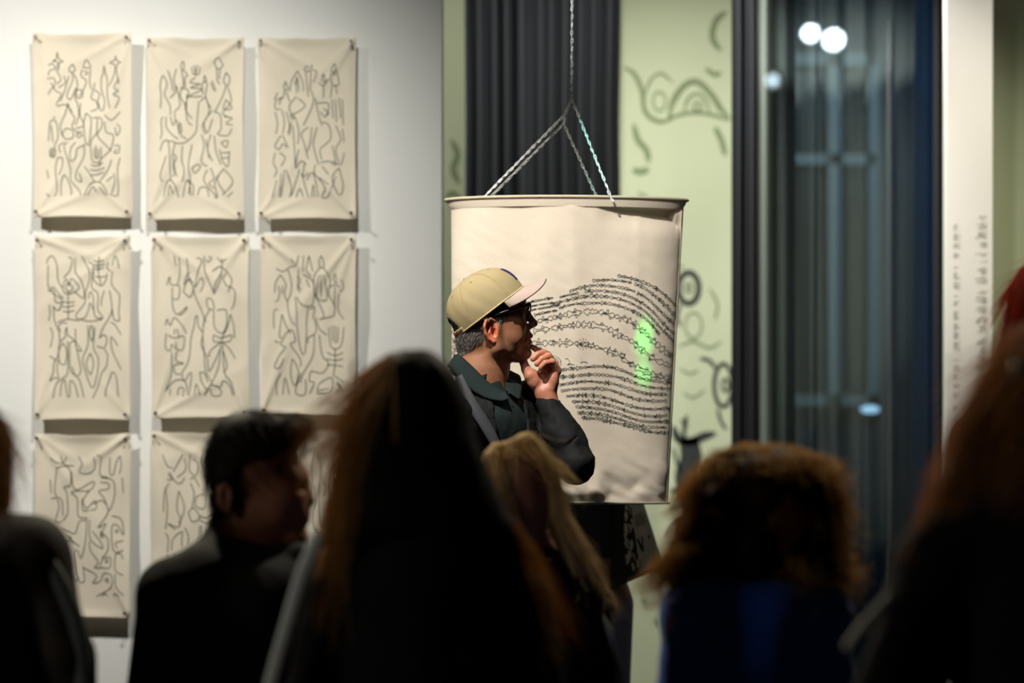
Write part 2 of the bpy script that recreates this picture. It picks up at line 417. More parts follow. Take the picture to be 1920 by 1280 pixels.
nt.links.new(fr.outputs[0], mx.inputs[0]); nt.links.new(tr.outputs[0], mx.inputs[1]); nt.links.new(gl.outputs[0], mx.inputs[2]); nt.links.new(mx.outputs[0], out.inputs[0])
MB().box(gx0+0.03, gx1-0.03, gy, gy+0.006, 0.0, 3.4).build('window_pane', mg, win)
# sheer curtain behind the glass
ms = bpy.data.materials.new('sheer_grey_curtain'); ms.use_nodes = True; nt = ms.node_tree; b = nt.nodes['Principled BSDF']
b.inputs['Base Color'].default_value = rgb(166, 160, 146); b.inputs['Roughness'].default_value = 0.9
tr = nt.nodes.new('ShaderNodeBsdfTransparent'); mx = nt.nodes.new('ShaderNodeMixShader'); mx.inputs[0].default_value = 0.5
nt.links.new(tr.outputs[0], mx.inputs[1]); nt.links.new(b.outputs[0], mx.inputs[2]); nt.links.new(mx.outputs[0], nt.nodes['Material Output'].inputs[0])
def sheer(s, t):
    x = gx0+0.04+s*(1.465-gx0-0.04)
    a = 0.05*math.sin(s*28+0.6*math.sin(s*9))+0.018*math.sin(s*71+1)
    return (x+0.01*math.sin(s*40+t*3), 8.80+a*(0.6+0.4*t), 3.45*(1-t)+0.03)
o = MB().grid(sheer, 220, 12).build('sheer_curtain', ms, None, True)
tag(o, 'sheer grey pleated curtain hanging behind the dark window glass', 'curtain')
# far building across the street
bd = empty('street_building', (1.8, 12.4, -1.0))
wl = MB().box(0.6, 3.6, 12.4, 12.6, -1.0, 6.0).build('facade_wall', mat('blue_grey_render', rgb(40, 72, 100), 0.9, var=0.2)); adopt(wl, bd)
def bar(u0, v0, u1, v1, D=12.3, t=0.06):
    a = W(u0, v1, D); c = W(u1, v0, D); return (a.x, c.x, D, D+t, a.z, c.z)
fm = MB()
for q in ((1428, 98, 1642, 122), (1553, 98, 1577, 760), (1628, 98, 1648, 760), (1424, 98, 1440, 760), (1428, 288, 1642, 308), (1424, 740, 1648, 760)): fm.box(*bar(*q))
adopt(fm.build('window_frame', M_frame), bd)
dp = MB(); dp.box(*bar(1440, 122, 1553, 740, 12.37, 0.02)); dp.box(*bar(1577, 122, 1628, 740, 12.37, 0.02)); adopt(dp.build('window_pane', mat('dark_far_glass', rgb(14, 16, 18), 0.3)), bd)
tag(bd, 'blue lit building with white framed window across the street', 'building')
lamp = empty('street_lamp', W(1632, 767, 11.4)); tag(lamp, 'small pale blue lamp shining low beyond the window glass', 'lamp')
c = W(1632, 767, 11.4)
MB().tube([(-0.045, 0, 0), (-0.02, 0, 0), (0.02, 0, 0), (0.04, 0, 0)], [0.008, 0.018, 0.018, 0.008], 10).build('bulb', mat('pale_blue_lamp', (0.45, 0.75, 1.0, 1), emit=2.2), lamp, True)
MB().tube([(-0.12, 0, -0.012), (0.12, 0, 0.012)], 0.006, 6).tube([(0.1, 0, 0.01), (0.1, 0.02, 0.01-c.z-1.0)], 0.012, 6).build('bracket', M_black, lamp)
struct('street_ground', MB().box(-1, 6, 8.85, 14, -1.1, -1.0), M_dark)

# ---- track spotlights under the ceiling; the window glass mirrors them
M_bulb = mat('lit_lamp_face', (0.75, 0.92, 1.0, 1), emit=60)
M_bulb2 = mat('dim_lamp_face', (0.75, 0.92, 1.0, 1), emit=9)
def track_light(x, y, z, tgt, label, mb_, r=0.045):
    t = empty('track_spotlight', (x, y, z)); tag(t, label, 'spotlight', 'ceiling track spotlights')
    d = (Vector(tgt)-Vector((x, y, z))).normalized()
    MB().tube([tuple(d*-0.14), tuple(d*-0.13), tuple(d*0.0), tuple(d*0.02)], [r*.6, r, r*1.1, r*1.15], 20, cap=False).build('housing', M_black, t, True)
    MB().tube([tuple(d*-0.005), tuple(d*0.005)], r, 20).build('lamp_face', mb_, t)
    MB().tube([(0, 0, 0.03), (0, 0, CEIL-z)], 0.008, 8).build('stem', M_black, t)
    return t
track_light(1.605, 5.18, 3.56, (1.5, 8.0, 2.2), 'bright round ceiling spotlight, right one of the mirrored pair', M_bulb, 0.05)
track_light(1.485, 5.22, 3.585, (1.3, 8.0, 2.2), 'bright round ceiling spotlight, left one of the mirrored pair', M_bulb, 0.04)
track_light(1.385, 4.4, 3.50, (1.1, 8.0, 2.0), 'dimmer ceiling spotlight mirrored lower left of the bright pair', M_bulb2, 0.036)
tk = MB().box(-3.2, 2.6, 5.15, 5.19, CEIL-0.04, CEIL).build('lighting_track', M_black); tag(tk, 'long black lighting track under the ceiling above the audience', 'track')

# ---- opaque dark curtains
def curtain(name, u0, u1, D, folds, seed, label, gather=0.0, z0=0.02):
    rr = random.Random(seed); ph = [rr.uniform(0, 6) for _ in range(6)]
    x0 = (u0-960)/F*D; x1 = (u1-960)/F*D
    def fn(s, t):
        z = CEIL-0.04-(CEIL-0.04-z0)*t
        wob = 0.25*math.sin(s*folds*2.1+ph[0])+0.2*math.sin(s*folds*1.1+ph[1]+t*1.5)
        q = s*folds*math.pi*2+ph[2]+wob*3
        am = 0.6+0.4*math.sin(s*folds*1.7+ph[5]); a = 0.045*am*math.sin(q)+0.014*math.sin(q*2+ph[3])+0.010*math.sin(s*folds*7+ph[4]+t*4)
        g = 1-gather*math.exp(-((z-2.62)/0.25)**2)
        x = x0+(x1-x0)*s+0.008*math.cos(q)-(1-g)*(x1-x0)*(s-0.3)*0.25
        return (x, D+a, z)
    o = MB().grid(fn, int(folds*18), 60).build(name, M_curtain, None, True)
    return tag(o, label, 'curtain')
curtain('curtain', 872, 1168, 9.0, 11, 1, 'black pleated floor length curtain behind the hanging canvas drum', 0.06)
curtain('curtain', 1368, 1424, 8.5, 2.4, 2, 'narrow black curtain at the left edge of the window')
curtain('curtain', 1754, 1776, 8.56, 1.2, 3, 'slim black curtain fold against the white pillar')

# ------------------------------------------------------------------ nine pinned cloth drawings
FIG = [(0, 1), (.10, .985), (.15, .93), (.12, .87), (.06, .84), (.07, .77), (.18, .73)]
def figure_lines(cx, cy, w, h, rnd, style):
    """one outlined standing figure, feet at cy, in pixel units (v down)"""
    pts = list(FIG)
    if style == 0: pts += [(.34, .80), (.46, .96), (.52, .93), (.42, .74), (.26, .62)]
    elif style == 1: pts += [(.30, .66), (.36, .48), (.44, .34), (.36, .33), (.28, .50), (.22, .58)]
    elif style == 2: pts += [(.40, .72), (.62, .76), (.64, .70), (.40, .64), (.22, .60)]
    else: pts += [(.24, .66), (.30, .56), (.22, .54)]
    pts += [(.15, .44), (.20, .34), (.26, .18), (.34, .02), (.44, -.02), (.30, -.04), (.18, -.02), (.12, .14), (.0, .28)]
    k1, k2 = rnd.uniform(.75, 1.3), rnd.uniform(.75, 1.3)
    out = []
    for sgn, kk in ((1, k1), (-1, k2)):
        q = [(cx+sgn*x*w*kk*(1+rnd.uniform(-.12, .12)), cy-z*h+rnd.uniform(-.012, .012)*h) for x, z in pts]
        out.append(catmull(q, 4))
    if rnd.random() < .5:
        for j in range(rnd.randint(2, 4)):
            yy = cy-h*(.66-.05*j); out.append(catmull([(cx-w*.12, yy), (cx, yy+2), (cx+w*.12, yy)], 3))
    if rnd.random() < .35: out.append(ring(cx, cy-h*.92, w*.05+1, h*.02+1, 1, 10)[0])
    if rnd.random() < .35:
        for a in (-.12, -.04, .04, .12): out.append(np.array([(cx+a*w, cy-h*.98), (cx+a*w*1.8, cy-h*1.07)]))
    return out
def crowd(box, seed, ragged):
    x0, y0, x1, y1 = box; rnd = random.Random(seed); L_ = []
    for row in range(4):
        n = rnd.choice((4, 5, 5))
        for i in range(n):
            h = rnd.uniform(70, 112) if row < 3 else rnd.uniform(80, 120)
            cx = x0+(i+.5+rnd.uniform(-.2, .2))*(x1-x0)/n; cy = y0+(row+1)*(y1-y0)/4.0+(rnd.uniform(-14, 14) if row < 3 else 0)
            if row == 0: cy = y0+(y1-y0)*.32+ (rnd.uniform(-5, 45) if ragged else 0)
            L_ += figure_lines(cx, cy, rnd.uniform(38, 60), h, rnd, rnd.randrange(4))
    for i in range(7):
        x = rnd.uniform(x0, x1); y = rnd.uniform(y0+50, y1-60)
        L_.append(catmull([(x+rnd.uniform(-9, 9), y+j*rnd.uniform(12, 18)) for j in range(5)], 5))
    res = []
    for l in L_:
        m = (l[:, 0] > x0) & (l[:, 0] < x1) & (l[:, 1] < y1) & (l[:, 1] > (y0 if not ragged else y0-5))
        seg = []
        for p_, ok in zip(l, m):
            if ok: seg.append(p_)
            else:
                if len(seg) > 2: res.append(np.array(seg))
                seg = []
        if len(seg) > 2: res.append(np.array(seg))
    return res
def traced(lines, sc, ox, oy):
    return [catmull([(ox+x/sc, oy+y/sc) for x, y in l], 5) for l in lines]
T4 = [[(195,250),(200,225),(225,200),(250,230),(262,280),(265,350),(290,400)],[(205,260),(203,330),(206,400),(240,400),(270,440),(300,470)],[(330,210),(355,220),(350,260),(335,300),(300,340)],
 [(375,210),(375,300),(410,350),(430,420),(425,470),(370,425)],[(415,200),(440,250),(465,300),(460,370),(440,430),(435,500),(380,570),(395,600),(440,590)],
 [(460,240),(490,260),(485,310),(480,400),(520,440),(520,540),(550,590),(500,580),(490,460),(470,430),(460,470)],[(610,260),(625,200),(645,240),(650,280)],
 [(610,300),(605,380),(650,440),(655,470),(650,560),(655,610),(620,600),(610,540)],[(590,420),(600,460),(605,560),(550,660),(530,720),(550,700),(575,720),(560,780),(510,770)],
 [(210,510),(215,560),(205,610)],[(215,650),(230,700),(215,780)],[(210,830),(250,860)],[(240,520),(240,600),(270,680),(275,740)],[(230,520),(270,545),(290,480),(250,450),(215,420)],
 [(320,650),(328,700),(365,730),(380,770),(400,860),(410,930),(380,960),(355,900)],[(320,650),(310,680),(312,710),(275,750),(265,830),(240,880),(235,940),(215,990),(245,970),(270,975),(260,920),(265,860)],
 [(325,740),(328,930),(300,970),(255,1010),(235,1100)],[(340,750),(345,920),(400,980),(430,1095)],[(280,1090),(290,1010),(310,985),(325,1080),(340,1085),(345,990),(375,1020),(395,1095)],
 [(295,750),(270,800),(275,870),(310,885),(320,800),(295,750)],[(340,750),(370,740),(385,790),(415,800),(380,740),(375,660)],[(455,640),(455,760),(425,840),(430,900),(480,1035),(510,960),(520,850),(490,780),(500,650)],
 [(470,815),(445,880),(470,950),(490,880),(470,815)],[(475,640),(465,690),(480,740),(490,690),(480,640)],[(560,790),(580,830),(570,900),(540,940),(520,1020),(485,1100)],[(600,720),(610,800),(665,920)],
 [(565,1090),(570,1040),(590,980),(610,935),(635,970),(645,1090)],[(600,620),(630,640),(665,700)],[(600,710),(620,730),(645,770)],[(490,230),(520,238),(555,228)],[(495,255),(520,263),(560,253)],[(500,280),(520,285),(555,275)],[(525,205),(522,300),(540,390)],
 [(290,490),(330,495),(370,490)],[(290,520),(330,524),(370,510)],[(295,550),(330,553),(370,545)],[(330,420),(330,600)],[(300,380),(320,345),(335,390),(350,345),(380,370),(400,400),(370,430),(320,440),(295,410),(300,380)],
 [(310,400),(335,370),(360,410),(330,425),(310,400)],[(260,620),(320,600),(400,610)],[(400,600),(470,615),(550,600)],[(490,300),(490,350),(540,390),(570,350),(575,310)],[(500,330),(530,335),(570,330)],[(440,590),(460,540),(470,500),(500,560)],
 [(560,420),(545,470),(540,520)],[(585,240),(575,275),(600,300)],[(280,680),(270,640),(300,620),(320,630)],[(200,420),(240,420),(250,490),(290,500),(270,540)]]
T7 = [[(180,215),(210,240),(245,245),(265,210)],[(235,205),(250,250),(300,260)],[(215,265),(205,400),(240,440),(245,520)],[(215,270),(260,260),(285,290),(285,360),(250,370),(265,400),(270,500),(245,545)],
 [(325,210),(345,250),(330,290),(375,300),(410,270),(405,215)],[(420,205),(445,215),(435,300),(480,320)],[(490,215),(490,300),(510,300),(525,240),(545,210),(550,260),(540,300)],
 [(290,290),(300,370),(330,380),(400,340),(400,370),(370,390),(320,390),(290,400),(320,430),(325,520),(370,530)],[(380,390),(350,440),(370,480),(410,440),(420,480),(390,490)],[(345,430),(350,490),(380,490)],
 [(440,320),(500,330),(515,370),(510,430),(485,490),(460,430),(430,390),(480,380),(480,350),(440,345)],[(400,460),(450,440),(480,500),(430,580),(470,560),(440,620)],
 [(500,520),(550,540),(560,620),(530,570),(500,580),(510,700),(560,700)],[(560,650),(520,660),(530,690)],[(370,530),(365,640),(340,740),(320,700),(300,720),(320,850),(355,860),(350,780)],
 [(385,540),(390,640),(450,690),(445,660),(400,600)],[(240,590),(270,600),(310,610),(330,550),(365,545)],[(255,620),(330,680),(300,660),(250,660),(260,760),(290,790)],
 [(385,650),(390,700),(430,760),(410,790),(450,790),(490,790),(495,740),(460,740),(440,780)],[(440,600),(480,640),(480,700),(450,740)],[(350,790),(420,830),(400,870),(440,860),(460,820),(500,830),(500,890),(420,940)],
 [(520,720),(520,800),(560,830)],[(520,720),(545,715),(560,745)],[(520,820),(525,890),(565,935)],[(450,940),(465,925),(480,940)],[(510,940),(520,925),(540,940)],[(180,330),(185,400)],[(555,320),(560,400)],
 [(185,430),(215,430),(225,480),(205,550),(240,550)],[(190,580),(210,630)],[(518,600),(525,592),(532,600),(525,608),(518,600)],[(273,635),(280,627),(287,635),(280,643),(273,635)],[(443,625),(450,617),(457,625),(450,633),(443,625)],
 [(467,755),(475,746),(483,755),(475,764),(467,755)],[(466,855),(475,845),(484,855),(475,865),(466,855)],[(290,880),(300,920)],[(330,840),(300,860),(290,820)]]
T5 = [[(1000,200),(1005,240),(1015,265)],[(1030,210),(1035,300),(1020,380)],[(1080,215),(1085,300),(1060,380),(1100,340)],[(1140,215),(1175,230),(1150,300),(1130,400),(1170,340),(1185,380),(1165,430)],
 [(1190,200),(1195,300),(1250,430)],[(1215,205),(1235,215),(1215,240),(1200,225)],[(1270,210),(1300,240),(1330,220)],[(1300,215),(1300,300),(1260,380),(1250,440),(1290,360),(1300,320)],[(1240,300),(1290,270),(1340,310),(1365,360),(1345,400),(1310,350),(1330,310)],
 [(950,385),(970,330),(975,380),(1030,390),(1025,470),(990,470)],[(985,400),(990,520),(1020,570),(1080,520),(1060,560),(1030,575)],[(1100,300),(1085,330),(1110,360),(1130,450),(1170,540),(1190,600),(1180,640)],
 [(1055,430),(1085,350),(1120,400),(1100,460),(1060,430)],[(1130,590),(1145,580),(1150,640),(1180,690),(1170,760),(1190,800)],[(1130,590),(1125,640),(1105,720),(1100,800),(1085,880),(1050,940),(1065,990),(1100,940),(1110,960),(1095,1085)],
 [(1190,600),(1180,700),(1190,820),(1200,930),(1240,1000)],[(1165,940),(1175,1000),(1210,1050)],[(1130,1080),(1140,1010),(1165,1080)],[(1160,940),(1190,940),(1215,1000)],[(1205,500),(1210,470),(1240,480),(1250,540),(1215,530),(1205,500)],
 [(1225,540),(1195,590),(1200,620)],[(1250,550),(1255,650),(1300,690),(1330,640),(1330,550),(1300,540),(1270,545)],[(1355,570),(1375,640),(1380,720)],[(1355,570),(1335,650),(1310,700),(1300,740)],[(1340,430),(1360,400),(1385,430),(1380,500),(1360,540)],
 [(1250,700),(1300,720),(1360,700),(1350,740),(1300,745),(1250,740),(1250,700)],[(1300,745),(1240,790),(1215,830),(1230,830)],[(1300,745),(1350,790),(1385,850)],[(1295,760),(1280,900),(1240,1000),(1190,1080)],[(1305,760),(1320,940),(1360,1000),(1380,1080)],
 [(1230,1010),(1290,1030),(1310,990),(1350,1020),(1370,1085)],[(1230,1040),(1240,1080),(1280,1085),(1300,1060),(1270,1020)],[(945,640),(955,600),(975,640),(1000,590),(1050,640),(1075,690)],[(950,690),(945,780),(975,800),(985,760),(1010,790)],
 [(960,700),(1000,720),(1060,710),(1055,790),(1020,790),(1010,740)],[(1005,660),(1000,700)],[(1020,660),(1030,720)],[(985,810),(980,950),(945,1040)],[(1020,800),(1010,860),(1060,880),(1000,890),(1005,940),(1040,950)],[(940,1060),(1000,990),(1070,995),(1085,1080)],
 [(970,1080),(975,1040)],[(1020,1080),(1030,1035),(1060,1040),(1055,1090)],[(1180,790),(1210,850),(1220,930),(1260,860),(1290,790)],[(1310,800),(1335,900),(1310,935)]]
T1 = [[(240,210),(235,250),(215,265),(245,270),(240,320),(265,370),(240,400)],[(240,210),(250,250),(275,265),(255,275),(250,320)],[(190,290),(215,280),(230,310),(200,320),(190,350)],[(185,370),(220,365),(230,400),(200,440),(190,460)],[(205,390),(235,440),(265,460),(235,520)],[(280,350),(290,390),(250,420)],
 [(330,280),(310,310),(320,330),(345,315),(330,280)],[(330,330),(330,380),(300,460),(320,490),(350,420)],[(340,340),(360,400),(345,470),(360,510)],[(310,350),(285,440),(260,500)],[(390,300),(410,255),(435,300),(390,300)],[(385,310),(380,350),(410,380),(390,440),(370,470)],[(435,310),(430,380),(440,430)],[(395,320),(420,330),(400,345)],
 [(515,290),(510,340),(500,360),(500,430),(520,500),(510,560)],[(515,290),(525,340),(535,370),(535,460),(550,540)],[(585,235),(580,260),(550,275),(580,290),(575,350),(545,410)],[(585,235),(592,262),(615,275),(592,290),(595,350),(605,400)],[(605,370),(575,420),(600,440),(570,460),(605,480),(580,540)],[(460,390),(450,440),(440,480),(470,500),(480,540),(440,560)],[(460,430),(490,460),(480,500),(500,560)],
 [(350,440),(380,430),(390,470),(360,480),(350,440)],[(360,510),(370,580),(350,640)],[(380,510),(375,580),(400,640),(350,660)],[(305,510),(290,570),(260,640),(270,700)],[(305,510),(320,560),(345,600),(330,650),(380,700)],[(240,530),(290,520),(330,560)],[(270,690),(290,660),(330,670),(335,710),(290,720),(270,690)],[(355,700),(375,675),(390,700),(370,715),(355,700)],
 [(205,610),(195,640),(190,730)],[(205,610),(235,620),(245,700),(225,760),(230,800)],[(215,590),(230,600)],[(205,640),(215,740)],[(195,780),(200,820),(225,820),(230,780)],[(205,770),(207,820)],[(215,770),(217,820)],[(410,570),(440,600),(440,680),(430,760)],[(410,570),(400,640),(410,740),(430,760)],[(450,600),(500,600),(500,660),(450,720),(440,760)],[(480,600),(480,700),(530,760),(560,790)],[(520,580),(560,610),(610,560)],[(520,620),(530,680),(570,700),(555,780),(500,840),(490,880)],
 [(590,630),(610,660),(590,700),(580,650)],[(575,760),(605,760),(600,800),(575,800),(590,780)],[(350,740),(320,780),(320,850),(350,830),(360,780),(400,760)],[(300,740),(280,760),(300,830),(320,900),(320,960),(370,1020),(380,1050)],[(400,750),(400,820),(360,900),(350,950),(385,970),(370,920)],[(240,830),(230,900),(240,980),(240,1030),(225,1055)],[(240,830),(270,830),(270,880),(250,930)],[(265,1050),(265,980),(285,930),(320,1000),(325,1050)],[(280,740),(250,760),(260,800)],
 [(440,760),(450,850),(495,850),(500,770)],[(460,780),(465,830),(485,830),(485,780)],[(470,760),(475,830)],[(440,870),(470,880),(510,860)],[(435,900),(470,905),(520,890)],[(440,930),(470,930),(515,915)],[(400,880),(430,920),(460,970)],[(560,840),(540,900),(490,970)],[(400,1050),(430,990),(470,970),(510,990),(540,1050)],[(420,1050),(450,1000),(470,1030)],[(490,1000),(525,1050)],[(610,830),(595,900),(600,1040),(560,1050)],[(575,920),(580,980),(555,1050)],[(530,970),(570,940)],[(180,900),(190,950)],[(180,1040),(200,1060)]]
T2 = [[(975,265),(965,300),(980,320),(985,280),(975,265)],[(970,320),(980,400),(960,460),(990,520)],[(985,320),(1005,350),(990,360),(990,420)],[(860,350),(845,400),(850,470),(845,540)],[(865,350),(885,400),(870,460),(900,520),(905,580)],[(890,320),(910,380),(920,440)],[(940,310),(925,370),(935,440),(900,480)],
 [(1030,300),(1040,340),(1070,340),(1080,300)],[(1045,290),(1055,350)],[(1065,290),(1055,330)],[(1050,360),(1020,390),(1080,400),(1020,420),(1090,430),(1010,470),(1090,470)],[(1105,350),(1100,380),(1120,400),(1110,470),(1140,540)],[(1105,350),(1115,380),(1090,400),(1095,460)],[(1140,390),(1160,440)],[(1150,380),(1170,440)],
 [(1160,270),(1185,245),(1210,290),(1180,310),(1160,270)],[(1175,310),(1180,380),(1195,400)],[(1195,310),(1190,370)],[(1230,330),(1250,360),(1240,410),(1215,380),(1230,330)],[(1230,410),(1210,470),(1170,550),(1160,560)],[(1240,420),(1260,500),(1210,570),(1265,600)],[(1230,490),(1265,540),(1215,545),(1230,490)],[(1220,590),(1265,600),(1230,630),(1270,640)],
 [(940,410),(960,520),(930,560),(935,620)],[(960,420),(1010,440),(990,540),(1030,600)],[(1070,500),(1060,600),(1050,680),(990,740),(930,745)],[(1080,500),(1110,480),(1130,560),(1090,640),(1110,690)],[(1000,460),(1000,600),(1030,640)],[(1150,550),(1100,620),(1120,680),(1150,600)],[(1160,560),(1195,580),(1200,660),(1180,690),(1240,700),(1265,660)],
 [(860,590),(850,620),(855,680),(845,720)],[(880,590),(880,650),(920,700),(950,720)],[(905,590),(920,640),(940,610),(960,690),(1000,720)],[(960,620),(955,670),(970,680),(965,630)],[(845,790),(860,740),(890,730),(900,800)],[(890,735),(930,740),(920,800),(940,830),(920,880),(945,940)],[(880,820),(860,880),(845,940),(860,970)],[(900,800),(905,960)],[(915,810),(930,900),(920,940)],
 [(975,760),(970,840),(985,900),(975,970)],[(1030,750),(1010,870),(1020,960),(1010,1040)],[(1085,690),(1100,760),(1085,850),(1120,880)],[(1140,690),(1120,780),(1150,850)],[(1110,720),(1130,830)],[(1160,700),(1170,790),(1200,870)],[(1030,890),(1060,870),(1080,880),(1050,920),(1030,890)],[(1200,740),(1240,730),(1230,770),(1200,740)],[(1190,780),(1210,850),(1240,880),(1250,790)],[(1200,800),(1250,800)],[(1200,830),(1250,830)],
 [(1220,890),(1165,970),(1180,1060),(1160,1060)],[(1220,900),(1270,970),(1210,1050)],[(1210,900),(1180,960),(1225,1040)],[(865,1060),(880,980),(905,960),(935,1000),(950,1060)],[(890,1050),(900,990),(920,1040)],[(975,1060),(1000,960),(1020,1000),(1020,1050)],[(1010,960),(1040,1000),(1035,1050)],[(1065,1050),(1080,1005),(1120,1010),(1130,1060)],[(1120,900),(1100,960),(1150,1030),(1180,1060)],[(1140,890),(1160,950),(1130,980),(1160,1010)],[(1240,1060),(1270,1030)]]
T3 = [[(335,320),(300,380),(290,440)],[(335,320),(365,380),(370,440)],[(320,400),(335,360),(345,440)],[(330,350),(330,450)],[(265,380),(255,420),(280,430),(265,380)],[(260,430),(250,480),(215,490),(205,540),(240,545)],[(270,440),(290,500)],[(220,450),(200,490)],[(240,470),(230,520)],[(385,290),(380,320),(415,320),(420,285)],[(395,290),(400,310)],[(385,330),(395,430),(400,470)],[(415,330),(410,440)],[(430,320),(450,330),(430,390)],
 [(490,340),(480,380),(500,390),(490,340)],[(460,390),(490,410),(520,370)],[(490,410),(490,480)],[(555,280),(535,320),(540,400),(580,400),(565,320),(555,280)],[(545,320),(550,350),(560,320)],[(540,410),(530,480)],[(560,410),(570,460)],[(330,470),(290,520),(300,570),(340,560),(380,520),(340,480)],[(290,580),(330,600)],[(300,570),(305,610)],[(315,570),(318,610)],[(205,560),(220,630),(210,690)],[(245,550),(260,620),(250,690)],[(270,560),(290,640),(280,690)],
 [(420,440),(430,500),(400,580),(370,640)],[(440,480),(460,580),(480,640)],[(450,510),(520,515),(500,590),(470,560)],[(490,540),(520,570),(500,580)],[(540,490),(545,600)],[(560,490),(565,620)],[(580,480),(590,600)],[(600,490),(605,640)],[(300,620),(290,700)],[(330,610),(345,680),(340,750)],[(310,640),(320,780),(325,880)],[(240,700),(205,760),(230,780),(250,750),(280,770),(250,700)],[(205,800),(195,860),(215,900),(200,940)],[(230,800),(265,830),(240,880)],
 [(400,650),(360,690),(380,760),(400,840)],[(420,650),(410,750),(390,800)],[(450,650),(430,740),(440,800),(460,870)],[(480,620),(520,640),(530,720),(470,780),(480,840)],[(560,640),(590,720),(560,780),(580,860)],[(600,660),(610,740)],[(540,760),(560,870),(520,850),(470,860)],[(345,780),(325,890),(360,850),(390,870)],[(380,860),(370,940),(400,920)],[(440,870),(440,930),(480,960),(520,990)],[(480,880),(520,930)],[(540,850),(590,870),(610,800)],[(580,890),(540,950),(580,1050),(605,1000),(580,890)],
 [(260,900),(240,1060)],[(270,900),(300,1000),(290,1060)],[(215,960),(190,1060)],[(240,920),(230,1060)],[(350,900),(300,1050)],[(360,920),(400,1060)],[(330,1060),(350,1010),(370,1060)],[(390,960),(430,920),(460,1060)],[(420,1060),(430,990),(440,1060)],[(460,950),(500,1010),(480,1060),(520,1055),(560,940)]]
T6 = [[(230,280),(270,300),(320,270),(355,260),(370,200)],[(345,250),(320,220)],[(400,200),(400,300)],[(435,200),(420,290),(450,330)],[(435,200),(460,300)],[(515,200),(500,230),(505,270),(530,270),(525,230),(515,200)],[(505,275),(470,330),(470,430),(490,480),(530,580),(500,600),(590,580)],[(525,275),(570,350),(560,440),(600,520),(590,580)],[(500,320),(485,420),(490,470),(550,470),(530,320)],[(515,320),(510,460)],
 [(255,320),(225,370),(220,430)],[(255,320),(290,380),(280,440),(300,490)],[(240,390),(250,430),(240,480),(220,490)],[(270,390),(265,440)],[(305,290),(325,370),(320,440),(300,500),(320,600),(350,640)],[(370,290),(365,400),(380,430)],[(360,330),(380,350),(370,400),(390,410)],[(400,320),(450,350),(470,400),(460,500),(420,520),(380,500),(360,460)],[(420,350),(440,400)],[(350,460),(360,560),(360,640),(380,780),(400,830)],[(430,520),(420,620),(420,700),(410,820)],[(440,540),(470,520),(460,600)],[(600,310),(590,350),(610,370),(605,320)],[(570,400),(600,380),(630,400)],[(600,390),(595,520)],[(640,350),(655,400),(630,430)],[(625,440),(620,540),(655,600)],
 [(240,540),(215,550),(215,660)],[(265,570),(250,700),(265,720)],[(265,570),(290,640),(320,690)],[(290,690),(330,670),(350,740),(320,760),(380,850),(380,900)],[(290,690),(260,760),(290,780),(250,830),(220,900),(250,910),(280,850)],[(220,740),(250,750)],[(480,590),(500,660),(550,700)],[(470,600),(480,680),(430,720),(430,750)],[(560,650),(570,760),(600,790),(640,760),(655,650)],[(580,640),(585,740)],[(600,640),(600,750)],[(620,650),(615,750)],[(470,700),(460,830),(400,940),(380,1000)],[(500,700),(520,830),(560,880),(520,940),(450,930),(440,990),(470,1000),(440,1070)],
 [(600,780),(600,880),(590,960)],[(550,810),(600,830),(650,810)],[(545,850),(600,860),(650,850)],[(550,890),(600,890),(650,900)],[(330,850),(320,950),(345,1020),(370,940),(350,880),(330,850)],[(385,940),(350,1060),(410,1075),(415,980)],[(260,940),(230,1000),(232,1080)],[(270,1075),(285,970),(310,1075)],[(490,1070),(500,1010),(580,970),(575,1060),(490,1070)],[(500,1050),(560,1040)],[(600,960),(655,1000)],[(610,1070),(640,1030),(610,1000),(655,1060)]]
T8 = [[(765,200),(790,260),(820,270)],[(870,200),(820,290)],[(880,220),(885,280),(840,320)],[(910,200),(905,280),(940,310),(950,250),(920,220)],[(980,190),(970,240),(990,280)],[(800,290),(830,340),(860,350),(880,320)],[(795,300),(815,330),(790,330)],[(780,370),(790,480),(780,590)],[(800,350),(775,400),(770,500)],[(850,390),(840,480),(860,540),(845,580),(800,560)],[(850,390),(880,480),(850,560)],[(910,330),(930,320),(960,370)],[(910,350),(930,400),(920,480)],[(940,420),(990,410),(985,480),(940,470),(940,420)],[(900,500),(930,480),(960,530),(920,550),(900,500)],[(960,520),(1000,530),(1040,500)],[(960,540),(1000,560),(1040,540)],[(790,560),(830,590)],[(780,610),(795,640),(790,710)],[(865,600),(820,640),(812,700)],[(870,600),(865,660),(870,680)],[(880,580),(900,620),(900,670)],[(960,570),(955,650)],[(970,570),(970,640)],[(1000,590),(1000,640)],[(1030,590),(1030,620)],
 [(1045,200),(1060,280),(1040,360),(1070,440)],[(1100,200),(1085,300),(1110,420),(1090,560)],[(790,720),(800,800),(780,900)],[(830,720),(840,850),(880,930)],[(900,700),(890,800),(930,930)],[(960,660),(980,780),(960,930)],[(1030,640),(1040,780),(1080,930)],[(1100,600),(1110,760),(1090,900)]]
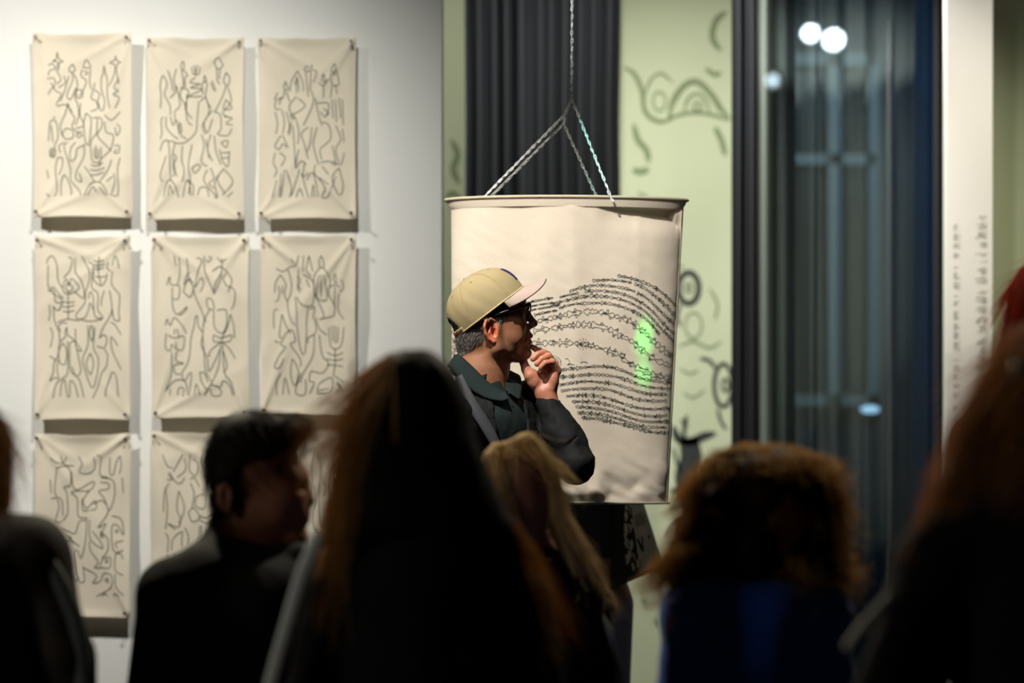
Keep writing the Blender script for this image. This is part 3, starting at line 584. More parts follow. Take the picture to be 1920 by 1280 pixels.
T9 = [[(516,852),(528,880),(520,920),(536,960)],[(540,850),(548,900),(540,960),(560,1010),(552,1060)],[(566,846),(560,880),(572,930),(560,990),(575,1040),(570,1110)],[(590,848),(584,890),(592,930),(586,975),(600,1010)],
 [(596,848),(602,880),(598,930),(604,985),(622,960),(618,910),(626,870),(620,846)],[(612,990),(606,1030),(618,1070),(612,1112)],[(632,850),(628,900),(640,930),(634,975),(642,1010)],[(645,850),(650,900),(640,905)],[(640,940),(648,970),(650,1010)],
 [(604,860),(612,850),(616,862)],[(575,900),(584,912),(578,930)],[(520,980),(530,1030),(522,1112)],[(545,1010),(540,1060),(548,1112)],[(590,1030),(596,1080),(588,1112)],[(628,1010),(634,1060),(628,1112)],[(606,900),(612,915),(606,930)],[(592,990),(600,1000),(612,992)],[(645,1040),(640,1080),(650,1112)]]
posters = [((62,62,248,408),None,('t',T1,3.122,30,30)), ((275,70,458,412),None,('t',T2,3.122,30,30)), ((483,70,668,411),None,('t',T3,3.122,450,30)),
           ((65,442,245,787),None,('t',T4,3.369,30,420)), ((285,442,468,784),None,('t',T5,3.369,30,420)), ((488,440,668,779),None,('t',T6,3.368,450,420)),
           ((65,812,245,1158),None,('t',T7,2.783,30,780)), ((283,808,465,1152),None,('t',T8,2.783,30,780)), ((490,806,672,1150),None,('t',T9,1,0,0))]
plabels = ['unframed cloth ink drawing of tangled figures, top left of the nine', 'unframed cloth ink drawing of tangled figures, top middle of the nine', 'unframed cloth ink drawing of tangled figures, top right of the nine',
           'cloth ink drawing with a crowned skeleton and diamond, middle left of the nine', 'cloth ink drawing of long robed figures, centre of the nine', 'cloth ink drawing of tangled figures, middle right beside bare wall',
           'cloth ink drawing of looping figures with small eyes, bottom left', 'cloth ink drawing at bottom middle, half hidden by the dark haired man', 'cloth ink drawing at bottom right, mostly hidden between two heads']
PY = WY-0.052; DP = PY
for pi, (bx, dbox, src) in enumerate(posters):
    rr = random.Random(100+pi)
    A = W(bx[0], bx[3], DP); B = W(bx[2], bx[1], DP); w_ = B.x-A.x; h_ = B.z-A.z
    crease = []
    for (cx, cz) in ((0, 0), (1, 0), (0, 1), (1, 1)):
        for _ in range(2):
            ang = math.radians(rr.uniform(15, 75)); crease.append((cx*w_, cz*h_, (1 if cx == 0 else -1)*math.cos(ang), (1 if cz == 0 else -1)*math.sin(ang), rr.uniform(.006, .013), rr.uniform(.08, .28)))
    ph = [rr.uniform(0, 6) for _ in range(8)]
    def off(x, z, crease=crease, ph=ph, w_=w_, h_=h_):
        """cloth relief at local x,z (arrays) measured from the pinned plane, towards the room positive"""
        s = x/w_; t = z/h_
        r = 0.006*np.sin(s*5+ph[0]+t*3)*np.sin(t*6+ph[1])+0.003*np.sin(s*11+ph[2])*np.sin(t*9+ph[3])
        ed = np.exp(-((1-t)/0.035)**2)*0.010*np.sin(np.pi*s)+np.exp(-(t/0.03)**2)*0.008*np.sin(np.pi*s)
        sd = (np.exp(-(s/0.04)**2)+np.exp(-((1-s)/0.04)**2))*0.006*np.sin(t*4+ph[4])
        for cx, cz, dx, dz, a, ln in crease:
            u = (x-cx)*dx+(z-cz)*dz; v = -(x-cx)*dz+(z-cz)*dx
            r = r+a*np.exp(-(v/(0.004+0.05*np.clip(u, 0, 1)))**2)*np.exp(-np.clip(u, 0, 9)/ln)*(u > -0.01)*np.clip(u/0.02, 0, 1)
        return r+ed+sd
    def cloth(s, t, A=A, w_=w_, h_=h_, off=off, ph=ph):
        sag = 0.006*math.sin(math.pi*s)*(t**6)*-1-0.004*math.sin(math.pi*s)*((1-t)**6)*-1
        pin = -0.003*math.sin(math.pi*t)*(1 if s < .5 else -1)*abs(2*s-1)**4*-1
        return (A.x+s*w_+pin, PY-float(off(np.array(s*w_), np.array(t*h_))), A.z+t*h_+sag+0.0012*math.sin(s*17+ph[5])*(t > .97))
    o = MB().grid(cloth, 44, 72).build('cloth_drawing', M_canvas, None, True)
    tag(o, plabels[pi], 'drawing', 'nine cloth drawings pinned to the white wall')
    if src[0] == 't': L_ = traced(*src[1:])
    else: L_ = crowd(dbox, src[1], src[2])
    L2 = [np.stack(((l[:, 0]-960)/F*DP, ZC+(HY-l[:, 1])/F*DP), 1) for l in L_]
    surf = lambda a, A=A, off=off: np.stack((a[:, 0], PY-off(a[:, 0]-A.x, a[:, 1]-A.z)-0.0012, a[:, 1]), 1)
    ribbons('ink_line', L2, 0.0026, surf, M_ink, o)
    for (cx, cz) in ((.045, .03), (.955, .03), (.04, .975), (.955, .97)):
        x = A.x+cx*w_; z = A.z+cz*h_; y = PY-float(off(np.array(cx*w_), np.array(cz*h_)))
        nm = MB().tube([(x, WY, z-0.006), (x, y-0.022, z-0.002)], 0.0022, 6).tube([(x, y-0.022, z-0.002), (x, y-0.025, z-0.002)], 0.0055, 8)
        nm.build('nail', M_nail, o)

# ------------------------------------------------------------------ hanging canvas drum
DD = 6.72
zt = ZC+(HY-380)/F*DD; zb = ZC+(HY-943)/F*DD
def drum_x(z):
    t = (zt-z)/(zt-zb)
    return (846-960)/F*DD+0.004*t, (1279-960)/F*DD-0.046*t*0.97
def half(s): s = np.clip(s, 0, 1); return 0.155*np.sqrt(s+0.004)*(1-s)**0.62*1.15
rw = np.random.RandomState(3)
def drum_wr(x, z):
    t = (zt-z)/(zt-zb); s = (x+0.17)/0.65
    r = 0.0090*np.sin(s*16+0.8*np.sin(t*5))*np.exp(-((s-0.55)/0.3)**2)*(0.3+t)
    p_ = np.stack((x*1.0, x*0, z*0.5), -1)
    r = r+0.0045*smooth_noise(p_, 24, 5)+0.0022*np.exp(-((s-.52-.03*t)/.03)**2)+0.002*np.exp(-((s-.80+.02*t)/.02)**2)*np.clip(1-t*1.5, 0, 1)
    cr = smooth_noise(np.stack((x, x*0, z), -1), 40, 9); cr2 = smooth_noise(np.stack((x, x*0, z), -1), 110, 12)
    low = np.clip((t-0.80)/0.2, 0, 1); r = r+low*(0.020*np.abs(cr)+0.004*cr2)*np.clip(s*1.5, 0, 1)
    r = r+0.0012*cr2*np.clip(1-np.abs(t-.35)*2, 0.25, 1)
    r = r-0.030*np.clip((s-.62)/.25, 0, 1)*np.exp(-((t-.035)/.05)**2)
    edge = np.clip(np.minimum(t, 1-t)/0.03, 0, 1)*np.clip((1-s)/0.04, 0, 1)
    return r*edge
def drum_front(x, z):
    xl, xr = drum_x(z); s = np.clip((x-xl)/(xr-xl), 0, 1)
    return DD-half(s)-drum_wr(x, z)
drum = empty('hanging_canvas_drum', (0.05, DD, zb)); tag(drum, 'natural canvas drum printed with rows of bone shaped figures, hung on chains', 'textile sculpture')
def ring_pts(z, k=1.0, n=120):
    xl, xr = drum_x(z); P_ = []
    for i in range(n):
        q = i/n; f = q < 0.5; s = (1-math.cos(2*math.pi*(q if f else 1-q)))/2
        P_.append((xl+(xr-xl)*s+(s-.5)*(k-1)*0.6, DD+(-1 if f else 1)*float(half(np.array(s)))*k, z))
    return P_
NU = 220
def drum_grid(q, t):
    z = zt-(zt-zb)*t; xl, xr = drum_x(z); f = q < 0.5
    s = (1-math.cos(2*math.pi*(q if f else 1-q)))/2; x = xl+(xr-xl)*s
    if f: return (x, float(drum_front(np.array(x), np.array(z))), z)
    return (x, DD+float(half(np.array(s)))+float(drum_wr(np.array(x), np.array(z))), z)
# vectorised build of the fabric
qs = np.linspace(0, 1, NU, endpoint=False); ts = np.linspace(0, 1, 150)
Q_, T_ = np.meshgrid(qs, ts); Z_ = zt-(zt-zb)*T_; XL = (846-960)/F*DD+0.004*T_; XR = (1279-960)/F*DD-0.046*T_*0.97
Fm = Q_ < 0.5; S_ = (1-np.cos(2*np.pi*np.where(Fm, Q_, 1-Q_)))/2; X_ = XL+(XR-XL)*S_
Y_ = np.where(Fm, DD-half(S_)-drum_wr(X_, Z_), DD+half(S_)+drum_wr(X_, Z_))
Vd = np.stack((X_, Y_, Z_), -1).reshape(-1, 3); ii, jj = np.meshgrid(np.arange(NU), np.arange(149)); a = jj*NU+ii; b_ = jj*NU+(ii+1) % NU
Fd = np.stack((a.ravel(), b_.ravel(), (b_+NU).ravel(), (a+NU).ravel()), 1)
fab = mesh_obj('canvas_fabric', Vd, Fd, M_canvas2); adopt(fab, drum)
o = MB().tube(ring_pts(zt+0.006, 1.05), 0.0042, 8, closed=True)
def hem(q, t):
    z = zt+0.004-0.014*t; k = 1.05-0.035*t
    P_ = ring_pts(z, k, 120); return P_[int(round(q*120)) % 120]
hm = MB(); r0 = ring_pts(zt+0.005, 1.045); r1 = ring_pts(zt-0.007, 1.03); r2 = ring_pts(zt-0.02, 1.0)
hm.v = r0+r1+r2; n = 120
for j in range(2):
    for i in range(n): hm.f.append((j*n+i, j*n+(i+1) % n, (j+1)*n+(i+1) % n, (j+1)*n+i))
adopt(o.build('top_rim', mat('cream_hoop', rgb(200, 186, 160), 0.6), None, True), drum)
adopt(hm.build('hem', M_canvas2, None, True), drum)
adopt(MB().tube(ring_pts(zb, 1.03), 0.0032, 8, closed=True).build('bottom_rim', mat('grey_hoop', rgb(150, 145, 130), 0.5), None, True), drum)
xr_t = drum_x(zt)[1]; xr_b = drum_x(zb)[1]
adopt(MB().tube([(xr_t+0.003, DD, zt+0.004), (xr_b+0.003, DD, zb)], 0.0022, 6).build('side_seam', mat('shadowed_seam_cord', rgb(120, 108, 92), 0.8)), drum)
# printed rows
ROWS = [[(690,65),(780,80),(870,110),(960,150),(1040,210),(1120,290)],[(510,100),(620,95),(700,100),(790,115)],[(812,125),(860,140),(940,195),(1020,260),(1100,350)],
 [(340,180),(420,150),(540,133),(640,140),(740,155),(820,180)],[(835,190),(900,225),(980,300),(1050,370),(1100,415)],[(30,262),(130,240),(240,222)],[(270,222),(330,205),(430,185)],[(455,178),(540,173),(640,180),(720,195),(800,225),(880,270),(950,330),(1010,400),(1060,450),(1105,490)],
 [(50,288),(150,270),(260,258),(350,235),(450,215),(550,212),(650,222),(740,245),(830,285),(900,330),(960,400),(1020,460),(1100,545)],[(60,315),(170,295),(270,275)],[(265,300),(370,270),(480,265),(560,262),(650,270),(720,290),(800,320),(870,360),(940,420),(990,490)],
 [(85,350),(180,328),(250,316)],[(110,395),(200,375),(290,355),(370,335),(430,328)],[(445,325),(510,325),(590,330),(680,360),(760,385),(830,430),(885,478)],[(895,485),(960,550),(1010,600),(1090,650)],
 [(80,465),(150,458),(200,450)],[(210,447),(320,430),(380,422)],[(390,418),(480,420),(570,430),(640,455),(700,495),(770,525)],[(780,530),(830,570),(890,625),(950,668),(1030,705),(1090,725)],
 [(70,555),(150,555),(255,550)],[(265,550),(370,555),(440,560),(520,575)],[(525,580),(600,600),(680,630),(740,650)],[(725,670),(800,710),(870,760),(930,780),(1010,800),(1085,805)],
 [(270,750),(350,740),(450,730),(540,722),(640,728),(720,750),(800,785),(870,815),(940,825),(1020,838),(1085,842)],[(270,800),(360,795),(460,783),(560,783),(660,795),(740,815),(830,850),(900,870),(980,880),(1080,885)],
 [(265,858),(380,840),(460,830),(560,838),(660,850),(760,880),(840,905),(930,925),(1075,925)],[(280,900),(360,890),(470,883),(600,887),(700,915),(800,955),(880,970),(970,975),(1075,972)],
 [(320,940),(420,932),(520,935),(620,955),(720,990),(820,1020),(940,1035),(1070,1025)],[(360,980),(470,978),(580,992),(680,1020),(780,1055),(880,1080),(980,1085),(1070,1075)],
 [(385,1015),(480,1022),(580,1035),(680,1060),(790,1100),(900,1125),(1065,1120)],[(400,1058),(500,1065),(600,1080),(700,1105),(800,1140),(900,1165),(1065,1165)],[(430,1095),(540,1103),(640,1125),(740,1148),(840,1175),(930,1200),(1065,1205)]]
BIG = set(range(12, 23))
rb = random.Random(21); dl = []
def bone(P0, T, L_, H, kind):
    """outline of one small lying figure: half-height profile along its length"""
    K = {0: [(0, .9), (.06, 1), (.12, .4), (.3, .28), (.62, .3), (.7, .75), (.8, .6), (.9, .35), (1, 0)],
         1: [(0, .5), (.1, .7), (.22, .5), (.3, .2), (.42, .5), (.55, .9), (.62, .35), (.8, .25), (.9, .8), (1, .5)],
         2: [(0, .3), (.15, .55), (.3, .95), (.38, .4), (.5, .3), (.62, .7), (.72, .3), (.86, .5), (1, .1)],
         3: [(0, .8), (.12, .85), (.2, .55), (.5, .45), (.75, .65), (.85, .3), (.93, .42), (1, 0)],
         4: [(0, .2), (.1, .6), (.2, .7), (.28, .3), (.5, .22), (.7, .28), (.8, .7), (.92, .7), (1, .3)]}[kind]
    N_ = np.array((-T[1], T[0])); out = []
    for sg in (1, -1):
        q = [P0+T*(L_*s)+N_*sg*H*(hh*(1+rb.uniform(-.2, .2))) for s, hh in K]
        out.append(q)
    lp = out[0]+out[1][::-1]
    dl.append(catmull(lp, 3, closed=True))
    c = P0+T*L_
    if rb.random() < .7:
        for _ in range(rb.randint(1, 3)):
            s0 = rb.uniform(.15, .6); s1 = s0+rb.uniform(.15, .35); y0 = rb.uniform(-.3, .3)*H
            dl.append(catmull([P0+T*L_*s0+N_*y0, P0+T*L_*(s0+s1)/2+N_*(y0+rb.uniform(-.25, .25)*H), P0+T*L_*s1+N_*y0], 3))
    if rb.random() < (.75 if H > 4.2 else .35):
        for sg in (1, -1):
            s0 = rb.uniform(.3, .7); dl.append(catmull([P0+T*L_*s0+N_*sg*H*.4, P0+T*L_*(s0+.08)+N_*sg*H*1.2, P0+T*L_*(s0+.16)+N_*sg*H*1.05, P0+T*L_*(s0+.14)+N_*sg*H*.4], 3))
for ri, row in enumerate(ROWS):
    big = ri in BIG
    c = catmull([(980+x/3.877, 500+y/3.877) for x, y in row], 14)
    d = np.concatenate(([0], np.cumsum(np.linalg.norm(np.diff(c, axis=0), axis=1)))); s = 0
    while s < d[-1]-6:
        L_ = rb.uniform(20, 32) if big else rb.uniform(11, 19)
        e = min(s+L_, d[-1]); a = np.array([np.interp(s, d, c[:, i]) for i in (0, 1)]); b2 = np.array([np.interp(e, d, c[:, i]) for i in (0, 1)])
        T = b2-a; ln = np.linalg.norm(T)
        if ln > 4: bone(a, T/ln, ln, rb.uniform(4.5, 8) if big else rb.uniform(2.5, 3.9)*(.62 if (a[0] < 1066 and a[1] < 590) else 1), rb.randrange(5))
        s = e+rb.uniform(1.0, 2.5)
# dotted halo and loose squiggles behind the man's knuckles
for r_ in (9, 13):
    for a in range(-80, 70, 16):
        q = math.radians(a); cx, cy = 1036+r_*1.2*math.cos(q), 680+r_*math.sin(q); dl.append(ring(cx, cy, .7, .7, 1, 6)[0])
for cx, cy in ((1093, 645),):
    for a in range(0, 360, 30):
        q = math.radians(a); dl.append(ring(cx+11*math.cos(q), cy+9.5*math.sin(q), .7, .7, 1, 6)[0])
    dl.append(ring(cx, cy, 6, 5, 1, 14)[0])
dl.append(catmull([(1060, 673), (1064, 672), (1068, 679), (1064, 684), (1070, 682), (1077, 684)], 5)); dl.append(catmull([(1088, 680), (1094, 678), (1102, 680)], 5))
for y in (592, 606, 620, 634, 648, 660):   # part of the print behind the man's neck
    c0 = np.array((849.0, y)); bone(c0, np.array((.45, .89)), 13, 3, rb.randrange(5)); bone(c0+(9, 4), np.array((.5, .86)), 12, 3, rb.randrange(5))
dw = []
for l in dl:
    D_ = DD-0.12; x = (l[:, 0]-960)/F*D_; z = ZC+(HY-l[:, 1])/F*D_
    for _ in range(3):
        D_ = drum_front(x, z); x = (l[:, 0]-960)/F*D_; z = ZC+(HY-l[:, 1])/F*D_
    dw.append(np.stack((x, z), 1))
o = ribbons('printed_figures', dw, 0.0013, lambda a: np.stack((a[:, 0], drum_front(a[:, 0], a[:, 1])-0.0011, a[:, 1]), 1), M_ink2)
adopt(o, drum); o['kind'] = 'stuff'; o['label'] = 'arching rows of tiny black outlined bone figures'

# ---- chain: every link its own piece
lk = MB(); pts = []
for i in range(16):
    q = 2*math.pi*i/16; cx = 0.0022*math.cos(q)*1.15; cz = 0.0040*math.sin(q)+(0.0026 if math.sin(q) > 0 else -0.0026)
    pts.append((cx*1.05, 0, cz))
lk.tube(pts, 0.0014, 6, closed=True)
chain = empty('steel_chain', tuple(W(1072, 185, DD))); tag(chain, 'thin bright steel link chain branching down to the canvas drum', 'chain')
link0 = lk.build('link', M_steel, None, True); link_me = link0.data; bpy.data.objects.remove(link0)
nlink = 0
def run(a, b):
    global nlink
    a = Vector(a); b = Vector(b); L_ = (b-a).length; n_ = max(1, round(L_/0.0112)); d = (b-a).normalized()
    for i in range(n_):
        o = bpy.data.objects.new('link', link_me); COL.objects.link(o); o.parent = chain
        c = a+(b-a)*((i+.5)/n_)
        side = 0.004*math.sin(i*2.1)*0.15
        q = d.to_track_quat('Z', 'Y').to_matrix()@Matrix.Rotation(math.radians(rb.uniform(-25, 25)+(90 if i % 2 else 0)+35), 3, 'Z')
        o.rotation_euler = q.to_euler(); o.location = c-Vector(chain.location)+Vector((side, 0, 0)); nlink += 1
def Cp(u, v, w=0.0): return W(u, v, DD+w)
J1, J2, J3 = Cp(1072, 185), Cp(1060, 214), Cp(1057, 232)
run(Cp(1073, -160), J1); run(J1, J2); run(J2, J3)
run(J2, Cp(904, 373, -0.05)); run(J3, Cp(916, 373, 0.06)); run(J3, Cp(1122, 376, 0.07)); run(J1, Cp(1149, 378, -0.09))
hk = MB().tube([tuple(Cp(1073, -160)), (Cp(1073, -160).x, DD, CEIL)], 0.0012, 6)
adopt(hk.build('hanging_wire', M_steel), chain)

# ------------------------------------------------------------------ people: shared pieces
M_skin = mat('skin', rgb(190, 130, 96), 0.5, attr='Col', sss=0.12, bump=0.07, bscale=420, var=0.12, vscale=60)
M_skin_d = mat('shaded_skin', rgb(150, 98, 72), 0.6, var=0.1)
M_jean = mat('dark_trouser_cloth', rgb(34, 34, 42), 0.85, bump=0.2, bscale=300)
M_shoe = mat('black_shoe_leather', rgb(20, 18, 18), 0.5)
M_chair = mat('dark_chair_wood', rgb(52, 38, 28), 0.5, var=0.2)
def strands(name, lines, r, m, parent, flat=True):
    V = []; Q = []; n = 0
    for l in lines:
        l = np.asarray(l, float); k = len(l)
        t = np.gradient(l, axis=0); t /= np.linalg.norm(t, axis=1)[:, None]+1e-9
        d = np.random.normal(size=3); a = np.cross(t, d); a /= np.linalg.norm(a, axis=1)[:, None]+1e-9; b2 = np.cross(t, a)
        tp = (r*(1-0.6*np.linspace(0, 1, k)))[:, None]
        ring_ = np.stack([l+a*tp, l-0.5*a*tp+0.87*b2*tp, l-0.5*a*tp-0.87*b2*tp], 1)
        V.append(ring_.reshape(-1, 3))
        i = (np.arange(k-1)*3+n)[:, None]
        for c in range(3):
            c2 = (c+1) % 3; Q.append(np.concatenate((i+c, i+c2, i+c2+3, i+c+3), 1))
        n += 3*k
    return mesh_obj(name, np.concatenate(V), np.concatenate(Q), m, parent)
def chair(x, y, label):
    c = empty('dining_chair', (x, y, 0)); tag(c, label, 'chair', 'wooden chairs under the audience')
    bevel(MB().box(-.21, .21, -.2, .22, .43, .46).build('seat', M_chair, c), .01)
    bevel(MB().box(-.2, .2, -.25, -.23, .62, .80).build('backrest', M_chair, c), .008)
    for sx in (-.18, .18):
        MB().tube([(sx, .18, 0), (sx, .18, .43)], .016, 8).build('leg', M_chair, c, True)
        MB().tube([(sx, -.22, 0), (sx, -.2, .43), (sx, -.24, .80)], .016, 8).build('leg', M_chair, c, True)
def base_at(o, loc):
    """give a mesh object an origin at its base without moving it"""
    me = o.data; n = len(me.vertices); c = np.empty(n*3, np.float32); me.vertices.foreach_get('co', c)
    c = c.reshape(-1, 3)-np.array(loc, np.float32); me.vertices.foreach_set('co', c.ravel()); o.location = loc; return o
def seated_legs(P, cu, w0=0.0, spread=.11, m=None):
    """hips, thighs and calves of a seated person in pixels"""
    S = P.S; q = []
    hv = P.v(.58)
    q.append(('e', (cu, hv, w0), (.19*S, .14*S, .13*S), 0, .05*S))
    for sg in (-1, 1):
        a = (cu+sg*.09*S, P.v(.55), w0, .085*S); b2 = (cu+sg*spread*S, P.v(.55), w0+.42*S, .062*S); c = (cu+sg*spread*S, P.v(.12), w0+.44*S, .042*S)
        q.append(('c', a, b2, .02*S)); q.append(('c', b2, c, .02*S))
    return q
def grow(prims, d=13):
    return [(q[0], q[1], tuple(x+d for x in q[2]), *q[3:]) if q[0] == 'e' else (q[0], (*q[1][:3], q[1][3]+d), (*q[2][:3], q[2][3]+d), *q[3:]) for q in prims]
def shoes_seated(P, cu, w0, parent, spread=.11):
    S = P.S
    for sg in (-1, 1):
        u = cu+sg*spread*S
        v_, q_ = sculpt(P, [('e', (u, P.v(.05), w0+.50*S), (.045*S, .13*S, .05*S), 0, 1), ('e', (u, P.v(.08), w0+.44*S), (.042*S, .06*S, .07*S), 0, .03*S)], 0.008, clips=((2, 0.002, False),))
        adopt(mesh_obj('shoe', v_, q_, M_shoe), parent)
def person(P, cu, skin_prims, h, label, cols, loc=None, m=None, group=None, extra=None):
    parts = [sculpt(P, skin_prims, h)]
    if extra: parts += extra
    v_, q_ = join_meshes(parts)
    o = mesh_obj('person', v_, q_, m or M_skin)
    paint(o, cols(v_) if callable(cols) else np.tile(np.array(cols[:3]), (len(v_), 1)))
    c = P.p(cu, 0, 0); base_at(o, (c[0], c[1], 0.0)); tag(o, label, 'person')
    return o
def garment(name, P, prims, h, m, parent, amp=0.0, fs=30, seed=1, clips=()):
    d = (lambda p_: amp*smooth_noise(p_, fs, seed)+amp*0.5*smooth_noise(p_, fs*2.3, seed+7)) if amp else None
    v_, q_ = sculpt(P, prims, h, disp=d, clips=clips)
    return adopt(mesh_obj(name, v_, q_, m), parent)

# ------------------------------------------------------------------ the man in the cap
P = PX(6.2); S = P.S
YAW = math.radians(7)
pc = P.p(914, 625, 0)
def yawed(v_):
    v_ = np.array(v_, float).reshape(-1, 3)-pc; c, s_ = math.cos(YAW), math.sin(YAW)
    x = v_[:, 0]*c-v_[:, 1]*s_; y = v_[:, 0]*s_+v_[:, 1]*c
    return np.stack((x, y, v_[:, 2]), 1)+pc
def unyaw(v_):
    v_ = np.array(v_, float).reshape(-1, 3)-pc; c, s_ = math.cos(-YAW), math.sin(-YAW)
    return np.stack((v_[:, 0]*c-v_[:, 1]*s_, v_[:, 0]*s_+v_[:, 1]*c, v_[:, 2]), 1)+pc
head = [('e', (915, 588, 0), (70, 55, 62), 18, 4), ('e', (945, 612, 0), (42, 45, 50), 15, 14), ('e', (952, 640, 0), (34, 37, 34), 8, 14),
        ('e', (966, 568, 0), (21, 38, 18), 20, 8)]
head += both(('e', (962, 606, 30), (20, 13, 13), -20, 12))+both(('e', (950, 634, 30), (26, 14, 24), 0, 14))
head += [('c', (983, 578, 0, 6.5), (1000, 603, 0, 6.5), 6), ('e', (1002, 605, 0), (7.0, 7.5, 7.0), 0, 3)]+both(('e', (994, 610, 7.5), (8, 5, 5.5), 0, 3))
head += [('e', (980, 632, 0), (17, 24, 20), 0, 9), ('e', (994, 628.5, 0), (6.0, 16, 5.2), -20, 3), ('e', (992.5, 641.5, 0), (6.5, 14, 4.8), 15, 2.5), ('e', (982, 662, 0), (16, 18, 12.5), 10, 9)]
head += both(('c', (972, 666, 12, 12), (926, 656, 40, 13), 12))+both(('c', (926, 656, 40, 13), (920, 622, 46, 13), 10))
head += [('e', (940, 655, 0), (36, 34, 23), 0, 12)]
head += both(('E', (984, 583, 21), (9.0, 11, 7.0), 20, 5))+both(('e', (976.5, 584.5, 21), (8, 9, 7.5), 0, 1.5))+both(('c', (985, 576.5, 12, 3), (974, 577, 36, 3), 4))
head += both(('c', (983.5, 581, 13, 1.7), (980.5, 580.5, 30, 1.7), 1.5))+both(('c', (983, 589, 13, 1.8), (979, 589.5, 30, 1.8), 2.5))
head += [('E', (1001, 634.8, 0), (9.5, 19, 0.9), -4, 1.2)]+both(('E', (999, 613.5, 4.5), (3.5, 2.2, 2.0), 10, 1.0))
head += both(('C', (988, 612, 17, 1.6), (984, 632, 30, 1.8), 4))+both(('C', (984, 632, 30, 1.8), (977, 650, 31, 1.2), 4))+both(('C', (974, 640, 38, .8), (970, 656, 38, .6), 4))+both(('C', (967, 598, 33, .6), (976, 602, 22, .8), 4))
head += both(('C', (984, 636, 24, .5), (978, 644, 27, .5), 3))
head += [('c', (906, 640, 0, 42), (902, 700, 0, 44), 16), ('c', (902, 700, 0, 44), (905, 760, 0, 54), 20), ('e', (925, 700, 0), (24, 26, 40), -14, 14), ('e', (893, 640, 0), (38, 46, 36), 0, 10)]
head += [('c', (950, 690, -5, 5), (946, 700, -5, 6), 6)]
# ears
def ear(sg):
    q = [('e', (915, 625, sg*53), (13, 4.5, 19), -6, 3)]
    hx = [(923, 614, 49, 2.6), (921, 606, 54, 3.0), (913, 602.5, 58, 3.2), (904.5, 607, 61, 3.3), (901, 618, 62, 3.2), (904, 630, 60, 3.0), (910, 640, 57, 3.4), (919, 645, 54, 4.6), (925, 641, 51, 3.6)]
    q.append(('E', (916, 621, sg*60), (10, 6.5, 14), -6, 2))
    q.append(('E', (919, 628, sg*56), (6.5, 7, 9), 0, 2))
    for a, b2 in zip(hx[:-1], hx[1:]): q.append(('c', (a[0], a[1], sg*a[2], a[3]), (b2[0], b2[1], sg*b2[2], b2[3]), 1.0))
    q.append(('c', (914, 613, sg*54, 2.0), (911, 628, sg*56, 2.4), 2)); q.append(('c', (911, 628, sg*56, 2.4), (918, 638, sg*54, 2.6), 2))
    q.append(('e', (926.5, 626, sg*52), (3.5, 3.5, 5.5), 0, 2))
    return q
head += ear(-1)+ear(1)
hv, hq = sculpt(P, head, 0.0020, disp=lambda p_: 0.0006*smooth_noise(p_, 90, 4), clips=((2, P.p(0, 775)[2], False),))
hv0 = hv.copy(); hv = yawed(hv)
# left hand at the chin and forearm
hand = [('e', (1022, 716, 8), (23, 12, 27), 5, 6), ('e', (1000, 711, 0), (14, 12, 23), 24, 7), ('e', (1037, 713, 0), (11.5, 12, 23), -4, 6), ('e', (1043, 696, 8), (7, 12, 14), 0, 6),
        ('e', (1034, 694, 8), (14, 9, 16), 0, 5), ('e', (1022, 680, 6), (14, 7, 14), 0, 5), ('c', (1024, 735, 6, 19), (1028, 752, 4, 17.5), 8), ('c', (1028, 752, 4, 17.5), (1040, 785, -8, 19), 8), ('e', (1018, 738, 2), (14, 12, 14), 20, 8)]
hand += [('E', (1016, 704, -14), (5.5, 8, 14), 22, 5), ('C', (1013, 706, -10, 2.2), (1017, 722, -12, 1.0), 3)]
hand += [('c', (993, 704, -2, 10.5), (986.5, 692, 0, 9.0), 4), ('c', (986.5, 692, 0, 8.8), (980, 674, 4, 7.4), 3), ('c', (981, 678, 4, 7.6), (979.5, 667, 6, 6.6), 2)]
def finger(m_, p_, d_, t_, r): return [('c', (*m_, r*1.2), (*p_, r*1.08), 2.5), ('c', (*p_, r*1.08), (*d_, r*.98), 1.2), ('c', (*d_, r*.98), (*t_, r*.86), 1.0)]
hand += finger((1040, 690, 22), (1028, 664, 14), (1010, 657, 6), (997.5, 650, 1), 6.0)
hand += finger((1043, 691, 15), (1020, 661, 5), (1008, 665, -6), (999.5, 673, -9), 6.6)
hand += finger((1045, 693, 7), (1029, 668, -4), (1016, 674, -14), (1007, 683, -15), 6.5)
hand += finger((1046, 697, -1), (1036, 679, -11), (1022, 682, -19), (1013.5, 690.5, -19), 5.6)
hand += [('E', (1006.5, 684.5, -21.0), (3.4, 1.0, 4.0), 45, .6), ('E', (1013, 691.5, -24.2), (3.1, 1.0, 3.6), 42, .6), ('E', (998.8, 673.5, -15.2), (3.3, 1.0, 3.9), 40, .6)]
for a, b2 in (((1033, 700, -13), (1020, 718, -12)),): hand.append(('C', (*a, .35), (*b2, .35), 1.2))
nv, nq = sculpt(P, hand, 0.0015, disp=lambda p_: 0.0002*smooth_noise(p_, 300, 6))
